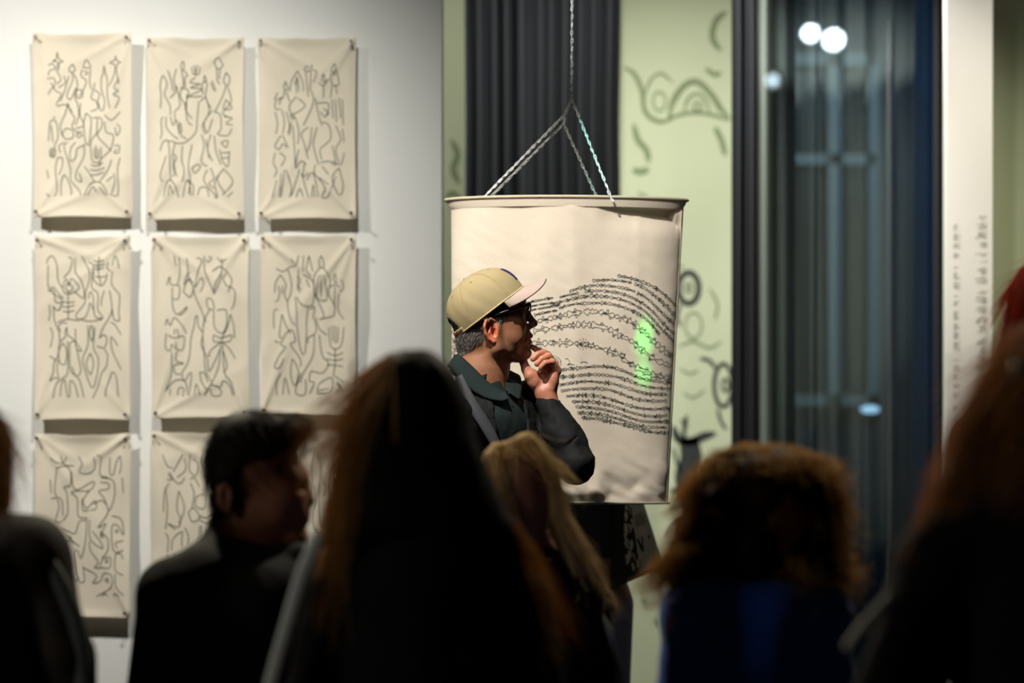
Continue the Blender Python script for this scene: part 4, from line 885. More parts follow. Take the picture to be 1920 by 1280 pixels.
# rest of the body under the clothes
bod = [('c', (905, 775, 0, 40), (920, 850, 0, 62), 30), ('c', (920, 850, 0, 70), (930, 1100, 0, 68), 30), ('c', (1040, 785, -8, 18), (1080, 872, -70, 22), 8), ('c', (1080, 872, -70, 22), (985, 790, 80, 30), 8),
       ('c', (985, 790, 80, 32), (850, 790, -85, 32), 20), ('c', (850, 790, -85, 32), (845, 990, -95, 24), 10), ('c', (845, 990, -95, 24), (870, 1150, -110, 18), 10), ('e', (872, 1175, -112), (12, 14, 30), 0, 6)]
bod += [('c', (905, 1140, -45, 62), (900, 1440, -50, 40), 20), ('c', (900, 1440, -50, 40), (895, 1760, -50, 26), 10), ('c', (955, 1140, 40, 62), (975, 1440, 45, 40), 20), ('c', (975, 1440, 45, 40), (975, 1760, 45, 26), 10)]
bv, bq = sculpt(P, bod, 0.010)
V, Q = join_meshes([(hv, hq), (nv, nq), (bv, bq)])
man = mesh_obj('person', V, Q, M_skin)
# skin tints (the man's own colouring: lips, stubble, cropped grey hair, pinkish hand; the ear's lit red is painted in)
u = 960+V[:, 0]*S; vv = HY-(V[:, 2]-ZC)*S; ww = (V[:, 1]-6.2)*S
h0 = unyaw(V[:len(hv)]); u[:len(hv)] = 960+h0[:, 0]*S; vv[:len(hv)] = HY-(h0[:, 2]-ZC)*S; ww[:len(hv)] = (h0[:, 1]-6.2)*S
C_ = np.tile(np.array(rgb(158, 106, 76)[:3]), (len(V), 1)); ish = np.arange(len(V)) < len(hv); isn = (np.arange(len(V)) >= len(hv)) & (np.arange(len(V)) < len(hv)+len(nv))
def mixc(mask, col):
    global C_
    mask = np.clip(mask, 0, 1)[:, None]; C_ = C_*(1-mask)+np.array(rgb(*col)[:3])*mask
def sm(x, a, b2): return np.clip((x-a)/(b2-a), 0, 1)
mixc(isn*0.8, (196, 128, 102)); mixc(isn*sm(vv, 728, 745)*.6, (160, 104, 74))
mixc(ish*np.exp(-(((u-914)/18)**2+((vv-625)/24)**2)**3)*(np.abs(ww) > 48)*.85, (212, 118, 84))
mixc(ish*(u > 985)*np.exp(-((vv-634.5)/7)**2)*(np.abs(ww) < 20)*.6, (150, 88, 78))
st = ish*sm(vv, 628, 650)*(1-sm(vv, 672, 692))*(u > 925); mixc(st*(0.30+.2*smooth_noise(V, 700, 3)), (112, 92, 76))
def hair_mask(u, vv, ww):
    nz = 4*smooth_noise(np.stack((u, vv, ww), -1), .35, 8)
    line = 668-np.clip(u-866, 0, 99)*0.72+nz*.6; bk = sm(line-vv, -3, 9)*(u < 912)
    up = sm((600-(u-915)*0.15)-vv, 0, 6)*(u < 945)
    burn = sm(616+nz*.5-vv, 0, 8)*(u > 922)*sm(940-u+nz*.4, 0, 6)*(np.abs(ww) > 30)
    return np.clip(np.maximum(np.maximum(bk, up), burn), 0, 1)
hm_ = hair_mask(u, vv, ww)*ish*(1-((u > 899)*(u < 930)*(vv > 603)*(np.abs(ww) > 50)))
mixc(hm_*0.95, (56, 50, 46))
paint(man, C_)
base_at(man, (P.p(915, 0)[0], 6.2, 0.0)); tag(man, 'man in khaki cap and dark jacket standing in profile, hand on chin', 'person')
# short grey hair blades
sel = np.where(hm_[:len(hv)] > .5)[0]; rs = np.random.RandomState(2); sel = rs.choice(sel, min(15000, len(sel)), replace=False)
cc = P.p(908, 610, 0); L_ = []
nrm_ = np.zeros_like(hv); fn0 = np.cross(hv[hq[:, 1]]-hv[hq[:, 0]], hv[hq[:, 2]]-hv[hq[:, 0]])
for k_ in range(4): np.add.at(nrm_, hq[:, k_], fn0)
nrm_ /= np.linalg.norm(nrm_, axis=1)[:, None]+1e-12
if ((nrm_*(hv-yawed([cc])[0])).sum(1)).mean() < 0: nrm_ = -nrm_
vn = nrm_[sel]
dn = np.array((-.55, 0, -1.0))+rs.normal(size=(len(sel), 3))*.22
for p_, n_, d_ in zip(hv[sel], vn, dn):
    tdir = d_-n_*(d_@n_); tdir /= np.linalg.norm(tdir)+1e-9; ln = rs.uniform(.008, .015)
    L_.append([p_-n_*.001, p_+n_*.0022+tdir*ln*.5, p_+n_*.0012+tdir*ln])
L_ = [np.array(x) for x in L_]
_u = u[:len(hv)][sel]; _v = vv[:len(hv)][sel]; pr_ = .18+.45*sm(_v, 625, 665)+.5*((_u > 925) & (_v > 596))
_o = np.argsort((rs.rand(len(L_)) < pr_).astype(int), kind='stable'); k = int((rs.rand(len(L_)) >= pr_).mean()*len(L_)); L_ = [L_[i_] for i_ in _o]
strands('hair', L_[:k], .00042, mat('dark_grey_hair', rgb(60, 54, 50), .5), man); bpy.data.objects[-1] if False else None
h1 = [o for o in man.children if o.name.startswith('hair')][-1]; h1.location = -Vector(man.location); h1['label'] = 'cropped dark grey hair'; h1['kind'] = 'stuff'
h2 = strands('hair', L_[k:], .00045, mat('silver_hair', rgb(150, 142, 132), .5), man); h2.location = -Vector(man.location); h2['label'] = 'silver grey hairs'; h2['kind'] = 'stuff'
def to_man(o): o.parent = man; o.location = Vector(o.location)-Vector(man.location); return o
# --- cap
M_cap = mat('khaki_twill', rgb(160, 143, 104), .85, bump=.12, bscale=700, var=.05, vscale=30)
M_brim = mat('dusty_pink_twill', rgb(172, 152, 140), .85, bump=.08, bscale=700)
M_cth = mat('pale_khaki_thread', rgb(146, 124, 82), .8)
fO = np.array((919.5, 587.0)); ff = np.array((.794, -.607)); fn_ = np.array((-.607, -.794))
def CF(f, n_, w_):
    q = fO+ff*f+fn_*n_; return yawed([P.p(q[0], q[1], w_)])[0]
EX = 2/2.35
def crown(phi, t, push=0.0):
    """phi 0 = front centre, t 0 = rim .. 1 = button"""
    a = t*math.pi/2; r = math.cos(a)**EX if a < math.pi/2-1e-6 else 0; h_ = math.sin(a)**EX
    c, s_ = math.cos(phi), math.sin(phi)
    A_ = 78.5 if c > 0 else 77.5
    wr = 0.8*math.sin(phi*9+t*7)*math.sin(t*3.1)+0.5*math.sin(phi*17+t*13)*(1-t)
    kf = 1.0+(.0 if c < 0 else .05*c*math.sin(a*2))
    return CF((A_*kf*c*r)*(1+push/78)+wr*c*.5, 79*h_*(1+push/78), (62.5*s_*r)*(1+push/62)+wr*s_*.6)
cm = MB(); NP, NT = 144, 40
for j in range(NT+1):
    for i in range(NP): cm.v.append(tuple(crown(2*math.pi*i/NP, j/NT*.995)))
for j in range(NT):
    for i in range(NP):
        ph = 2*math.pi*(i+.5)/NP-math.pi; hgt = (j+.5)/NT*math.pi/2
        if 0.07 < (j+.5)/NT and (ph/.50)**2+((j+.5)/NT/.30)**2 < 1: continue
        cm.f.append((j*NP+i, j*NP+(i+1) % NP, (j+1)*NP+(i+1) % NP, (j+1)*NP+i))
cap = to_man(cm.build('cap', M_cap, None, True)); solid(cap, .0022, 0); cap['label'] = 'khaki baseball cap with pinkish brim'
def sub(mb, name, m, smooth=True, lab=None):
    o = mb.build(name, m, cap, smooth)
    o.location = Vector((0, 0, 0)); o.matrix_parent_inverse = Matrix.Identity(4)
    if lab: o['label'] = lab
    return o
# cap vertices are world coordinates with object offset; children share that offset
sm_ = MB()
for ph in (0, 60, 120, 180, 240, 300):
    for dlt in (-.028, .028):
        sm_.tube([tuple(crown(math.radians(ph+0)+dlt*(1.2-.9*t/22), t/22*.985, .55)) for t in range(0 if ph != 180 else 8, 23)], .0008, 5)
sub(sm_, 'seam_stitching', M_cth)
ey = MB()
for ph in (30, 90, 150, 210, 270, 330):
    a = math.radians(ph); c0 = crown(a, .62, .6); e1 = crown(a+.05, .62, .6)-c0; e2 = crown(a, .66, .6)-c0
    e1 /= np.linalg.norm(e1); e2 /= np.linalg.norm(e2)
    ey.tube([tuple(c0+e1*.0026*math.cos(q*math.pi/5)+e2*.0026*math.sin(q*math.pi/5)) for q in range(10)], .0010, 5, closed=True)
sub(ey, 'eyelet', mat('brown_eyelet_thread', rgb(150, 116, 72), .7))
bt = MB(); c0 = CF(0, 79.5, 0)
upv = CF(0, 90, 0)-CF(0, 80, 0); upv /= np.linalg.norm(upv); fv = CF(10, 0, 0)-CF(0, 0, 0); fv /= np.linalg.norm(fv); wv = np.cross(upv, fv)
bt.tube([tuple(c0-upv*.001), tuple(c0+upv*.001), tuple(c0+upv*.003), tuple(c0+upv*.0042)], [.0058, .0064, .0052, .002], 16)
sub(bt, 'top_button', M_brim)
bd_ = MB().tube([tuple(crown(math.radians(a), .012, .9)) for a in range(-150, 151, 5)], .0022, 6)
sub(bd_, 'rim_band', mat('light_khaki_band', rgb(190, 172, 126), .8))
def brim(s, t):
    """s -1..1 across, t 0 at the crown .. 1 at the free edge"""
    s = s*2-1; ph = s*math.radians(72); fr_ = 79*math.cos(ph); wr_ = 63*math.sin(ph)
    fo = 26+96*(1-abs(s)**2.3)**.62 if abs(s) < 1 else 26; wo = 64*math.sin(ph*.98)*(1+.02)
    f = fr_+(max(fo, fr_)-fr_)*t; w_ = wr_+(wo-wr_)*t
    n_ = 1.5-(f-fr_)*.30-14.0*abs(w_/63)**2.2*t**.7
    return CF(f, n_, w_)
bo = sub(MB().grid(brim, 60, 14), 'brim', M_brim, True, 'pinkish beige brim'); solid(bo, .0026, 0)
sub(MB().tube([tuple(brim(i/60, 1.0)) for i in range(61)], .0016, 6), 'brim_edge', mat('plum_brim_piping', rgb(96, 60, 62), .8), True, 'dark plum piping')
pt = MB()
def patch(s, t):
    ph = (s-.5)*.80; tt = .13+.30*t; return crown(ph, tt, .5)
po = sub(MB().grid(patch, 20, 12), 'patch', mat('navy_patch', rgb(38, 26, 78), .7), True, 'navy blue front patch'); solid(po, .0012, 1)
def strap(s, t):
    ph = math.pi+(s-.5)*1.25; return crown(ph, -.02+.09*t, .9)
so = sub(MB().grid(strap, 24, 4), 'strap', M_cap); solid(so, .002, 0)
sx = MB()
for k in range(6):
    a = crown(math.pi+.30+.03*k*0, .0+.012*k, 2.2); b2 = crown(math.pi+.36, .0+.012*k, 2.2); sx.tube([tuple(a), tuple(b2)], .0006, 4)
for k in range(5):
    a = crown(math.pi+.20+.05*k, .02, 2.2); b2 = crown(math.pi+.22+.05*k, .045, 2.2); sx.tube([tuple(a), tuple(b2)], .0006, 4)
sub(sx, 'strap_stitching', mat('rust_thread', rgb(140, 60, 30), .8), True, 'rust coloured stitching')
# --- glasses
gm = MB()
def G(u_, v_, w_): return tuple(yawed([P.p(u_, v_, w_)])[0])
for sg in (-1, 1):
    gm.tube([G(917, 600, sg*55), G(928, 593, sg*56), G(950, 586, sg*54), G(975, 578, sg*48), G(987, 573.5, sg*44)], [.002, .0042, .0046, .0048, .005], 8)
    for i in range(1): gm.tube([G(990+3.0*math.sin(a)*.35+ (0 if True else 0), 583-13.5*math.sin(a)+0, sg*(24+19*math.cos(a))) for a in [math.pi*2*k/28 for k in range(28)]], .0018, 6, closed=True)
gm.tube([G(991, 577, -6), G(993, 575, 0), G(991, 577, 6)], .0022, 6)
gl_o = to_man(gm.build('glasses', mat('black_glasses_frame', rgb(14, 14, 16), .35), None, True)); gl_o['label'] = 'black framed glasses'
lg = bpy.data.materials.new('lens_glass'); lg.use_nodes = True; nt = lg.node_tree; nt.nodes.clear()
out = nt.nodes.new('ShaderNodeOutputMaterial'); mx = nt.nodes.new('ShaderNodeMixShader'); tr = nt.nodes.new('ShaderNodeBsdfTransparent'); gg = nt.nodes.new('ShaderNodeBsdfGlossy'); gg.inputs['Roughness'].default_value = .05
fr = nt.nodes.new('ShaderNodeFresnel'); fr.inputs[0].default_value = 1.6
nt.links.new(fr.outputs[0], mx.inputs[0]); nt.links.new(tr.outputs[0], mx.inputs[1]); nt.links.new(gg.outputs[0], mx.inputs[2]); nt.links.new(mx.outputs[0], out.inputs[0])
for sg in (-1, 1):
    lm = MB(); ctr = G(990, 583, sg*24); lm.v.append(ctr)
    for k in range(28):
        a = math.pi*2*k/28; lm.v.append(G(990+1.05*math.sin(a), 583-13.2*math.sin(a), sg*(24+18.5*math.cos(a))))
    for k in range(28): lm.f.append((0, 1+k, 1+(k+1) % 28))
    lo = lm.build('lens', lg, gl_o); lo.matrix_parent_inverse = Matrix.Identity(4)
# --- clothes
M_jacket = mat('charcoal_jacket_cloth', rgb(11, 12, 14), .75, bump=.2, bscale=500, var=.15, vscale=14, spec=.2)
M_polo = mat('dark_teal_shirt_cloth', rgb(17, 31, 29), .85, spec=.25, bump=.2, bscale=320, var=.1, vscale=14)
def fold_disp(seed, amp): return lambda p_: amp*smooth_noise(p_*np.array((1, 1, 1.5)), 48, seed)+amp*.6*smooth_noise(p_, 120, seed+3)
torso = [('e', (915, 800, 0), (78, 92, 72), 0, 20), ('e', (930, 900, 0), (82, 88, 130), 0, 30), ('e', (935, 1030, 0), (82, 84, 110), 0, 30),
         ('c', (985, 792, 75, 38), (850, 792, -80, 40), 30), ('c', (905, 735, 0, 50), (905, 800, 0, 70), 20)]
jk = list(torso)
jk = [(q[0], q[1], tuple(x+8 for x in q[2]), *q[3:]) if q[0] == 'e' else (q[0], (*q[1][:3], q[1][3]+7), (*q[2][:3], q[2][3]+7), *q[3:]) for q in jk]
jk += [('c', (988, 788, 78, 40), (1040, 830, 20, 40), 14), ('c', (1040, 830, 20, 40), (1078, 874, -62, 36), 12), ('c', (1079, 872, -62, 34), (1054, 812, -34, 34), 8), ('c', (1054, 812, -34, 34), (1029, 763, -4, 24), 8), ('e', (984, 748, 62), (34, 40, 50), -52, 18), ('C', (1050, 876, -112, 3), (1104, 842, -92, 2), 5), ('C', (1046, 850, -92, 2.5), (1090, 812, -66, 1.5), 5), ('C', (1062, 892, -110, 2.5), (1108, 872, -96, 1.5), 5), ('C', (1008, 812, -8, 3), (1044, 850, -60, 2), 6),
       ('c', (848, 790, -84, 46), (838, 990, -95, 36), 14), ('c', (838, 990, -95, 36), (868, 1130, -108, 28), 10), ('e', (940, 1110, 0), (92, 92, 60), 0, 24)]
jk += [('c', (858, 690, -26, 11), (902, 742, -58, 9), 8), ('c', (858, 690, -26, 11), (862, 694, 30, 11), 8), ('c', (862, 694, 30, 11), (930, 742, 60, 11), 8)]
jk += [('E', (908, 690, 0), (46, 46, 50), 0, 5), ('C', (945, 725, -40, 40), (972, 850, -100, 34), 4), ('C', (972, 850, -100, 34), (985, 1100, -104, 20), 4), ('E', (1026, 736, -2), (34, 34, 19), -12, 2), ('C', (1029, 775, -4, 15), (1026, 748, -2, 20), 1.5)]
v_, q_ = sculpt(P, jk, .0035, disp=fold_disp(5, .0045)); o = to_man(mesh_obj('jacket', v_, q_, M_jacket)); o['label'] = 'dark charcoal open jacket'
pl = [(q[0], q[1], tuple(x+3 for x in q[2]), *q[3:]) if q[0] == 'e' else (q[0], (*q[1][:3], q[1][3]+2), (*q[2][:3], q[2][3]+2), *q[3:]) for q in torso]
pl += [('E', (912, 694, 0), (45, 42, 46), -10, 6), ('E', (952, 716, -18), (20, 20, 34), 12, 6)]
v_, q_ = sculpt(P, pl, .0045, disp=fold_disp(15, .0028)); o = to_man(mesh_obj('shirt', v_, q_, M_polo)); o['label'] = 'dark teal open necked shirt'
def collar(pts_in, pts_out):
    A1 = catmull(pts_in, 8); B1 = catmull(pts_out, 8)
    at = lambda c, s: np.array([np.interp(s*(len(c)-1), np.arange(len(c)), c[:, k]) for k in range(3)])
    def fn(s, t):
        q = at(A1, s)*(1-t)+at(B1, s)*t; bulge = 4*math.sin(math.pi*t)
        return P.p(q[0], q[1], q[2]-bulge*(1 if q[2] < 0 else -1))
    return MB().grid(fn, 48, 8)
near_in = [(856, 668, 25), (852, 667, 0), (862, 668, -28), (886, 690, -46), (916, 720, -58), (940, 736, -62), (948, 738, -62)]
near_out = [(846, 690, 30), (840, 688, 0), (846, 690, -40), (872, 724, -66), (906, 748, -80), (938, 756, -86), (954, 752, -84)]
c1 = to_man(collar(near_in, near_out).build('shirt_collar', M_polo, None, True)); solid(c1, .004, 0)
far_in = [(858, 668, 20), (890, 688, 44), (930, 692, 44), (950, 690, 22), (948, 708, -4), (948, 734, -46)]
far_out = [(846, 690, 28), (880, 712, 64), (935, 716, 66), (970, 700, 40), (978, 722, 4), (974, 752, -56)]
c2 = to_man(collar(far_in, far_out).build('shirt_collar', M_polo, None, True)); solid(c2, .004, 0)
# lapels
lp_in = [(868, 706, -70), (892, 752, -96), (916, 790, -104), (936, 830, -108), (944, 870, -106)]; lp_out = [(856, 712, -66), (876, 765, -104), (902, 806, -114), (928, 850, -114), (944, 880, -108)]
c3 = to_man(collar(lp_in, lp_out).build('lapel', mat('grey_lapel_cloth', rgb(44, 46, 50), .7, bump=.2, bscale=260), None, True)); solid(c3, .004, 0); c3['label'] = 'lighter grey lapel edge'
cf = MB().tube([tuple(P.p(1028.5+20*math.cos(a), 758-5*math.cos(a)+3.5*math.sin(a), -3-20*math.sin(a))) for a in [2*math.pi*k/30 for k in range(30)]], .0036, 8, closed=True)
to_man(cf.build('cuff', M_jacket, None, True))
bn = MB().tube([tuple(P.p(954, 742, -75)), tuple(P.p(954, 742, -77))], .0028, 12); to_man(bn.build('shirt_button', M_black, None, True))
tr_ = [('e', (932, 1120, 0), (76, 80, 60), 0, 20), ('c', (908, 1150, -42, 66), (902, 1440, -48, 46), 20), ('c', (902, 1440, -48, 46), (897, 1770, -48, 36), 10), ('c', (955, 1150, 40, 66), (972, 1440, 45, 46), 20), ('c', (972, 1440, 45, 46), (975, 1770, 45, 36), 10)]
v_, q_ = sculpt(P, tr_, .010); to_man(mesh_obj('trousers', v_, q_, M_jean))
for (uu, w_) in ((912, -48), (990, 45)):
    v_, q_ = sculpt(P, [('e', (uu+12, P.v(.045), w_), (.14*S, .05*S, .045*S), 0, 1), ('e', (uu-14, P.v(.08), w_), (.06*S, .045*S, .075*S), 0, .03*S)], .008, clips=((2, .001, False),)); to_man(mesh_obj('shoe', v_, q_, M_shoe))

# ------------------------------------------------------------------ audience
GEN = rgb(120, 78, 56)
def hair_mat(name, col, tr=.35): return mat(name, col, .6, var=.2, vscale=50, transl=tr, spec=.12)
def surface_strands(v_, q_, n, length, dirv, rad, m, name, parent, mask=None, curl=0.0, cf_=0.0, lift=.002, seed=1, segs=7):
    rs = np.random.RandomState(seed); idx = np.arange(len(v_))
    if len(idx) == 0: return None
    nrm = np.zeros_like(v_); a, b2, c = v_[q_[:, 0]], v_[q_[:, 1]], v_[q_[:, 2]]; fn = np.cross(b2-a, c-a)
    for k in range(4): np.add.at(nrm, q_[:, k], fn)
    nrm /= np.linalg.norm(nrm, axis=1)[:, None]+1e-12
    if mask is not None:
        idx = idx[mask(v_, nrm)]
    pick = rs.choice(idx, n); out = []
    for i in pick:
        p_ = v_[i].copy(); nn = nrm[i]; ln = length*rs.uniform(.5, 1.2); d = np.array(dirv)+rs.normal(size=3)*.12
        d = d-nn*(d@nn)*.9; d /= np.linalg.norm(d)+1e-9; l = []; r0 = rs.uniform(0, 6)
        sd = np.cross(d, nn); ns = segs if not curl else segs*3
        for k in range(ns):
            t = k/(ns-1); q = p_+d*ln*t+nn*(lift*(.3+t)+.15*lift*math.sin(t*3+r0))
            if curl: q = q+(nn*math.cos(r0+t*cf_)+sd*math.sin(r0+t*cf_))*curl*(.4+t)
            l.append(q)
        out.append(np.array(l))
    o = strands(name, out, rad, m, parent); o.location = -Vector(parent.location); o['kind'] = 'stuff'; return o

def hair_piece(P, prims, h, m, parent, name='hair', amp=.004, fs=60, seed=3, n=1500, length=.16, dirv=(0, 0, -1), rad=.0008, curl=0, cf_=0, strand_m=None, stretch=(1, 1, .25), lift=.004, mask=None):
    d = lambda p_: amp*smooth_noise(p_*np.array(stretch), fs, seed)+amp*.5*smooth_noise(p_*np.array(stretch), fs*2.2, seed+1)
    v_, q_ = sculpt(P, prims, h, disp=d)
    o = adopt(mesh_obj(name, v_, q_, m), parent)
    if n: surface_strands(v_, q_, n, length, dirv, rad, strand_m or m, 'loose_hair', parent, mask, curl, cf_, lift, seed)
    return o
M_coat = mat('black_coat_cloth', rgb(14, 13, 14), .9, bump=.3, bscale=200, spec=.15)

# centre woman, long dark hair, seen from behind
P = PX(4.0); S = P.S
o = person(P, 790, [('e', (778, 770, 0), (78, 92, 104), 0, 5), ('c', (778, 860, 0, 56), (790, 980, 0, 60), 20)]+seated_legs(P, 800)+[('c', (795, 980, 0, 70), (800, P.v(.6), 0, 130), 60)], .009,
           'long haired woman in black coat seated in front, centre, back turned', GEN, m=M_skin_d); c_w = o
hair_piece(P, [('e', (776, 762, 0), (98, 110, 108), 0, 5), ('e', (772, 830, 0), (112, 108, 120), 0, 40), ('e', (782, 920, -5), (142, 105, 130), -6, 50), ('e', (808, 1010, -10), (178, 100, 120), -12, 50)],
           .006, hair_mat('dark_brown_hair', rgb(22, 13, 8)), o, n=3400, mask=lambda v, n_: (n_[:, 1] > -.65) & ((v[:, 0] < -.19) | (v[:, 0] > .0)), length=.20, dirv=(0.05, 0, -1), strand_m=hair_mat('amber_lit_brown_hair', rgb(196, 146, 76), .5), rad=.0007, lift=.006)  # rim light put into amber strand colour, masked to the hair's edges
P_l = []
rs = np.random.RandomState(8)
for k in range(40):
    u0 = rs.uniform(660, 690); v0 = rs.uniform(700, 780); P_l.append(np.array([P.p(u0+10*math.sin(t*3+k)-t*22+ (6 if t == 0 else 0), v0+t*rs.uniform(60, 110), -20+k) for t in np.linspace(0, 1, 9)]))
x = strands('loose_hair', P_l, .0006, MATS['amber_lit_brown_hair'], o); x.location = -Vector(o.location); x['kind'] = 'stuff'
rg = MB().tube([tuple(P.p(669+9*math.cos(a), 692-13*math.sin(a), -10)) for a in np.linspace(.4*math.pi, 1.75*math.pi, 16)], [.001]+[.002]*14+[.001], 6)
adopt(rg.build('hair_curl', mat('dark_olive_curl', rgb(40, 46, 30), .5), None, True), o)
garment('coat', P, [('c', (640, 1110, 0, 62), (960, 1130, 0, 66), 60), ('e', (800, 1070, 0), (120, 90, 90), 0, 40), ('c', (800, 1120, 0, 150), (805, P.v(.62), 0, 170), 60), ('c', (632, 1110, 0, 58), (560, 1400, 10, 48), 30), ('c', (975, 1130, 0, 58), (1035, 1400, 10, 48), 30),
        ('c', (560, 1400, 10, 48), (660, P.v(.72), 260, 40), 30), ('c', (1035, 1400, 10, 48), (940, P.v(.72), 260, 40), 30)], .008, M_coat, o, .006, 22, 4)
garment('trousers', P, grow(seated_legs(P, 800)), .010, M_jean, o)
def stripf(s, t):
    q = catmull([(604, 1000, -62), (576, 1070, -78), (552, 1150, -74), (528, 1230, -62), (500, 1330, -44)], 6); i = min(int(t*(len(q)-1)+.5), len(q)-1)
    return P.p(q[i][0]+(s-.5)*26, q[i][1]+(s-.5)*6, q[i][2]-3*math.sin(math.pi*s))
so = MB().grid(stripf, 5, 24).build('shoulder_strap', mat('pale_grey_webbing', rgb(228, 232, 226), .7, bump=.2, bscale=300), None, True); adopt(so, o); solid(so, .003, 0); so['label'] = 'pale grey bag strap'
shoes_seated(P, 800, 0, o); chair(P.p(800, 0)[0], 4.0, 'wooden chair under the long haired woman in front')

# dark haired man, left, face turned right
P = PX(4.6); S = P.S
hd = [('e', (478, 868, 0), (84, 72, 84), 10, 5), ('e', (518, 935, 0), (62, 58, 74), 0, 20), ('e', (535, 900, 0), (46, 50, 40), 0, 14), ('c', (566, 900, 0, 8), (582, 938, 0, 9), 8), ('e', (584, 941, 0), (8, 9, 8), 0, 4),
      ('e', (562, 965, 0), (20, 30, 26), 0, 10), ('e', (575, 962, 0), (8, 18, 5), 0, 3), ('e', (573, 978, 0), (8, 16, 5), 0, 3), ('e', (553, 1005, 0), (24, 24, 20), 0, 10), ('c', (545, 1010, 0, 26), (460, 985, 0, 44), 16),
      ('c', (470, 950, 0, 52), (455, 1080, 0, 60), 20), ('E', (566, 912, 26), (12, 16, 9), 0, 5), ('E', (566, 912, -26), (12, 16, 9), 0, 5), ('e', (556, 914, -28), (9, 10, 9), 0, 2),
      ('e', (430, 932, -66), (16, 7, 30), 0, 4), ('E', (432, 930, -73), (9, 6, 18), 0, 3), ('c', (420, 915, -70, 5), (422, 948, -70, 5), 3), ('e', (436, 958, -66), (8, 6, 9), 0, 3)]
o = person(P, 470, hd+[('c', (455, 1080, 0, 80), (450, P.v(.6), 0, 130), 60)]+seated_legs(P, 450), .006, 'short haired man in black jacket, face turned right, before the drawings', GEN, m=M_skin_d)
hair_piece(P, [('e', (470, 855, 0), (84, 78, 84), 12, 5), ('e', (440, 905, 0), (50, 72, 62), 0, 20), ('e', (530, 815, 0), (50, 56, 34), 14, 16), ('c', (540, 812, -10, 22), (572, 805, -10, 10), 14), ('e', (425, 950, 0), (30, 60, 36), 0, 14), ('E', (585, 890, 0), (42, 90, 60), 0, 8), ('E', (432, 932, -78), (20, 20, 34), 0, 4), ('E', (500, 925, -80), (60, 36, 62), 0, 6)],
           .005, hair_mat('near_black_hair', rgb(24, 18, 15), .2), o, n=1400, length=.045, dirv=(.3, 0, -.6), strand_m=hair_mat('dark_short_strands', rgb(46, 34, 26), .3), rad=.0008, stretch=(1, 1, 1), lift=.007, fs=45, amp=.004)
sp = []
for k in range(26):
    a0 = P.p(560+rs.uniform(-20, 8), 806+rs.uniform(-8, 14), rs.uniform(-30, 20)); sp.append(np.array([a0+np.array((t*.022, 0, t*.014-.004*t*t+rs.uniform(-.0006, .0006))) for t in np.linspace(0, 1, 5)]))
x = strands('hair_tuft', sp, .0012, MATS['dark_short_strands'], o); x.location = -Vector(o.location); x['kind'] = 'stuff'
garment('jacket', P, [('c', (330, 1110, 0, 62), (590, 1110, 0, 66), 50), ('e', (455, 1085, 0), (100, 80, 70), 0, 30), ('c', (450, 1130, 0, 130), (450, P.v(.6), 0, 140), 60), ('c', (318, 1118, 0, 58), (275, 1360, 0, 48), 30), ('c', (605, 1118, 0, 58), (650, 1360, 0, 48), 30),
        ('c', (275, 1360, 0, 48), (360, P.v(.68), 220, 36), 30), ('c', (650, 1360, 0, 48), (540, P.v(.68), 220, 36), 30), ('c', (412, 1030, -40, 20), (560, 1040, -30, 22), 14), ('c', (412, 1030, -30, 22), (412, 1030, 40, 22), 14), ('c', (430, 985, 10, 44), (440, 1050, 0, 66), 20), ('E', (500, 965, -10), (76, 80, 64), 0, 6)], .007, mat('black_jacket_cloth', rgb(20, 22, 22), .8, bump=.3, bscale=200), o, .006, 22, 8)
garment('trousers', P, grow(seated_legs(P, 450)), .010, M_jean, o)
shoes_seated(P, 450, 0, o); chair(P.p(450, 0)[0], 4.6, 'wooden chair under the short haired man')

# blond woman behind the centre woman, pale wavy hair
P = PX(4.9); S = P.S
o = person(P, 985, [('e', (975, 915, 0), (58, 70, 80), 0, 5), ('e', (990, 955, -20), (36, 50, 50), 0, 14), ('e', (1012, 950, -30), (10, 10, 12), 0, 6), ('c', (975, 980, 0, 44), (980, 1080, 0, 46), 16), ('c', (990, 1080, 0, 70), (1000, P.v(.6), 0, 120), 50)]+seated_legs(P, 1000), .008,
           'woman with pale wavy hair in black jacket, between the centre woman and canvas', GEN, m=M_skin_d)
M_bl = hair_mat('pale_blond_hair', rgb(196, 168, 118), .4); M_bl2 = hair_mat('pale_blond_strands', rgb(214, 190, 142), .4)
hair_piece(P, [('c', (935, 845, -40, 16), (985, 838, -40, 22), 12), ('c', (985, 838, -40, 22), (1028, 880, -30, 22), 14), ('c', (1028, 880, -30, 20), (1042, 960, -30, 20), 14), ('c', (1042, 960, -30, 20), (1078, 1030, -36, 22), 14), ('c', (1078, 1030, -36, 20), (1120, 1090, -34, 12), 10),
               ('c', (1060, 990, -40, 16), (1075, 1070, -46, 14), 10), ('e', (970, 905, 62), (54, 46, 62), 0, 10), ('c', (925, 862, -50, 17), (962, 990, -74, 18), 12), ('c', (915, 900, -30, 26), (930, 1040, -40, 34), 20)],
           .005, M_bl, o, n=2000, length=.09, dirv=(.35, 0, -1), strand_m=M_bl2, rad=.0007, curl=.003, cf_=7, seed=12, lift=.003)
garment('jacket', P, [('c', (900, 1130, 0, 50), (1080, 1140, 0, 56), 50), ('c', (1000, 1120, 0, 100), (1000, P.v(.6), 0, 140), 60), ('c', (1090, 1140, 0, 54), (1140, 1400, 0, 46), 30), ('c', (890, 1140, 0, 54), (850, 1400, 0, 46), 30), ('c', (1140, 1400, 0, 46), (1090, P.v(.68), 210, 36), 20), ('c', (850, 1400, 0, 46), (910, P.v(.68), 210, 36), 20),
        ('e', (1000, 1080, 0), (76, 66, 50), 0, 30)], .008, M_coat, o, .007, 22, 14)
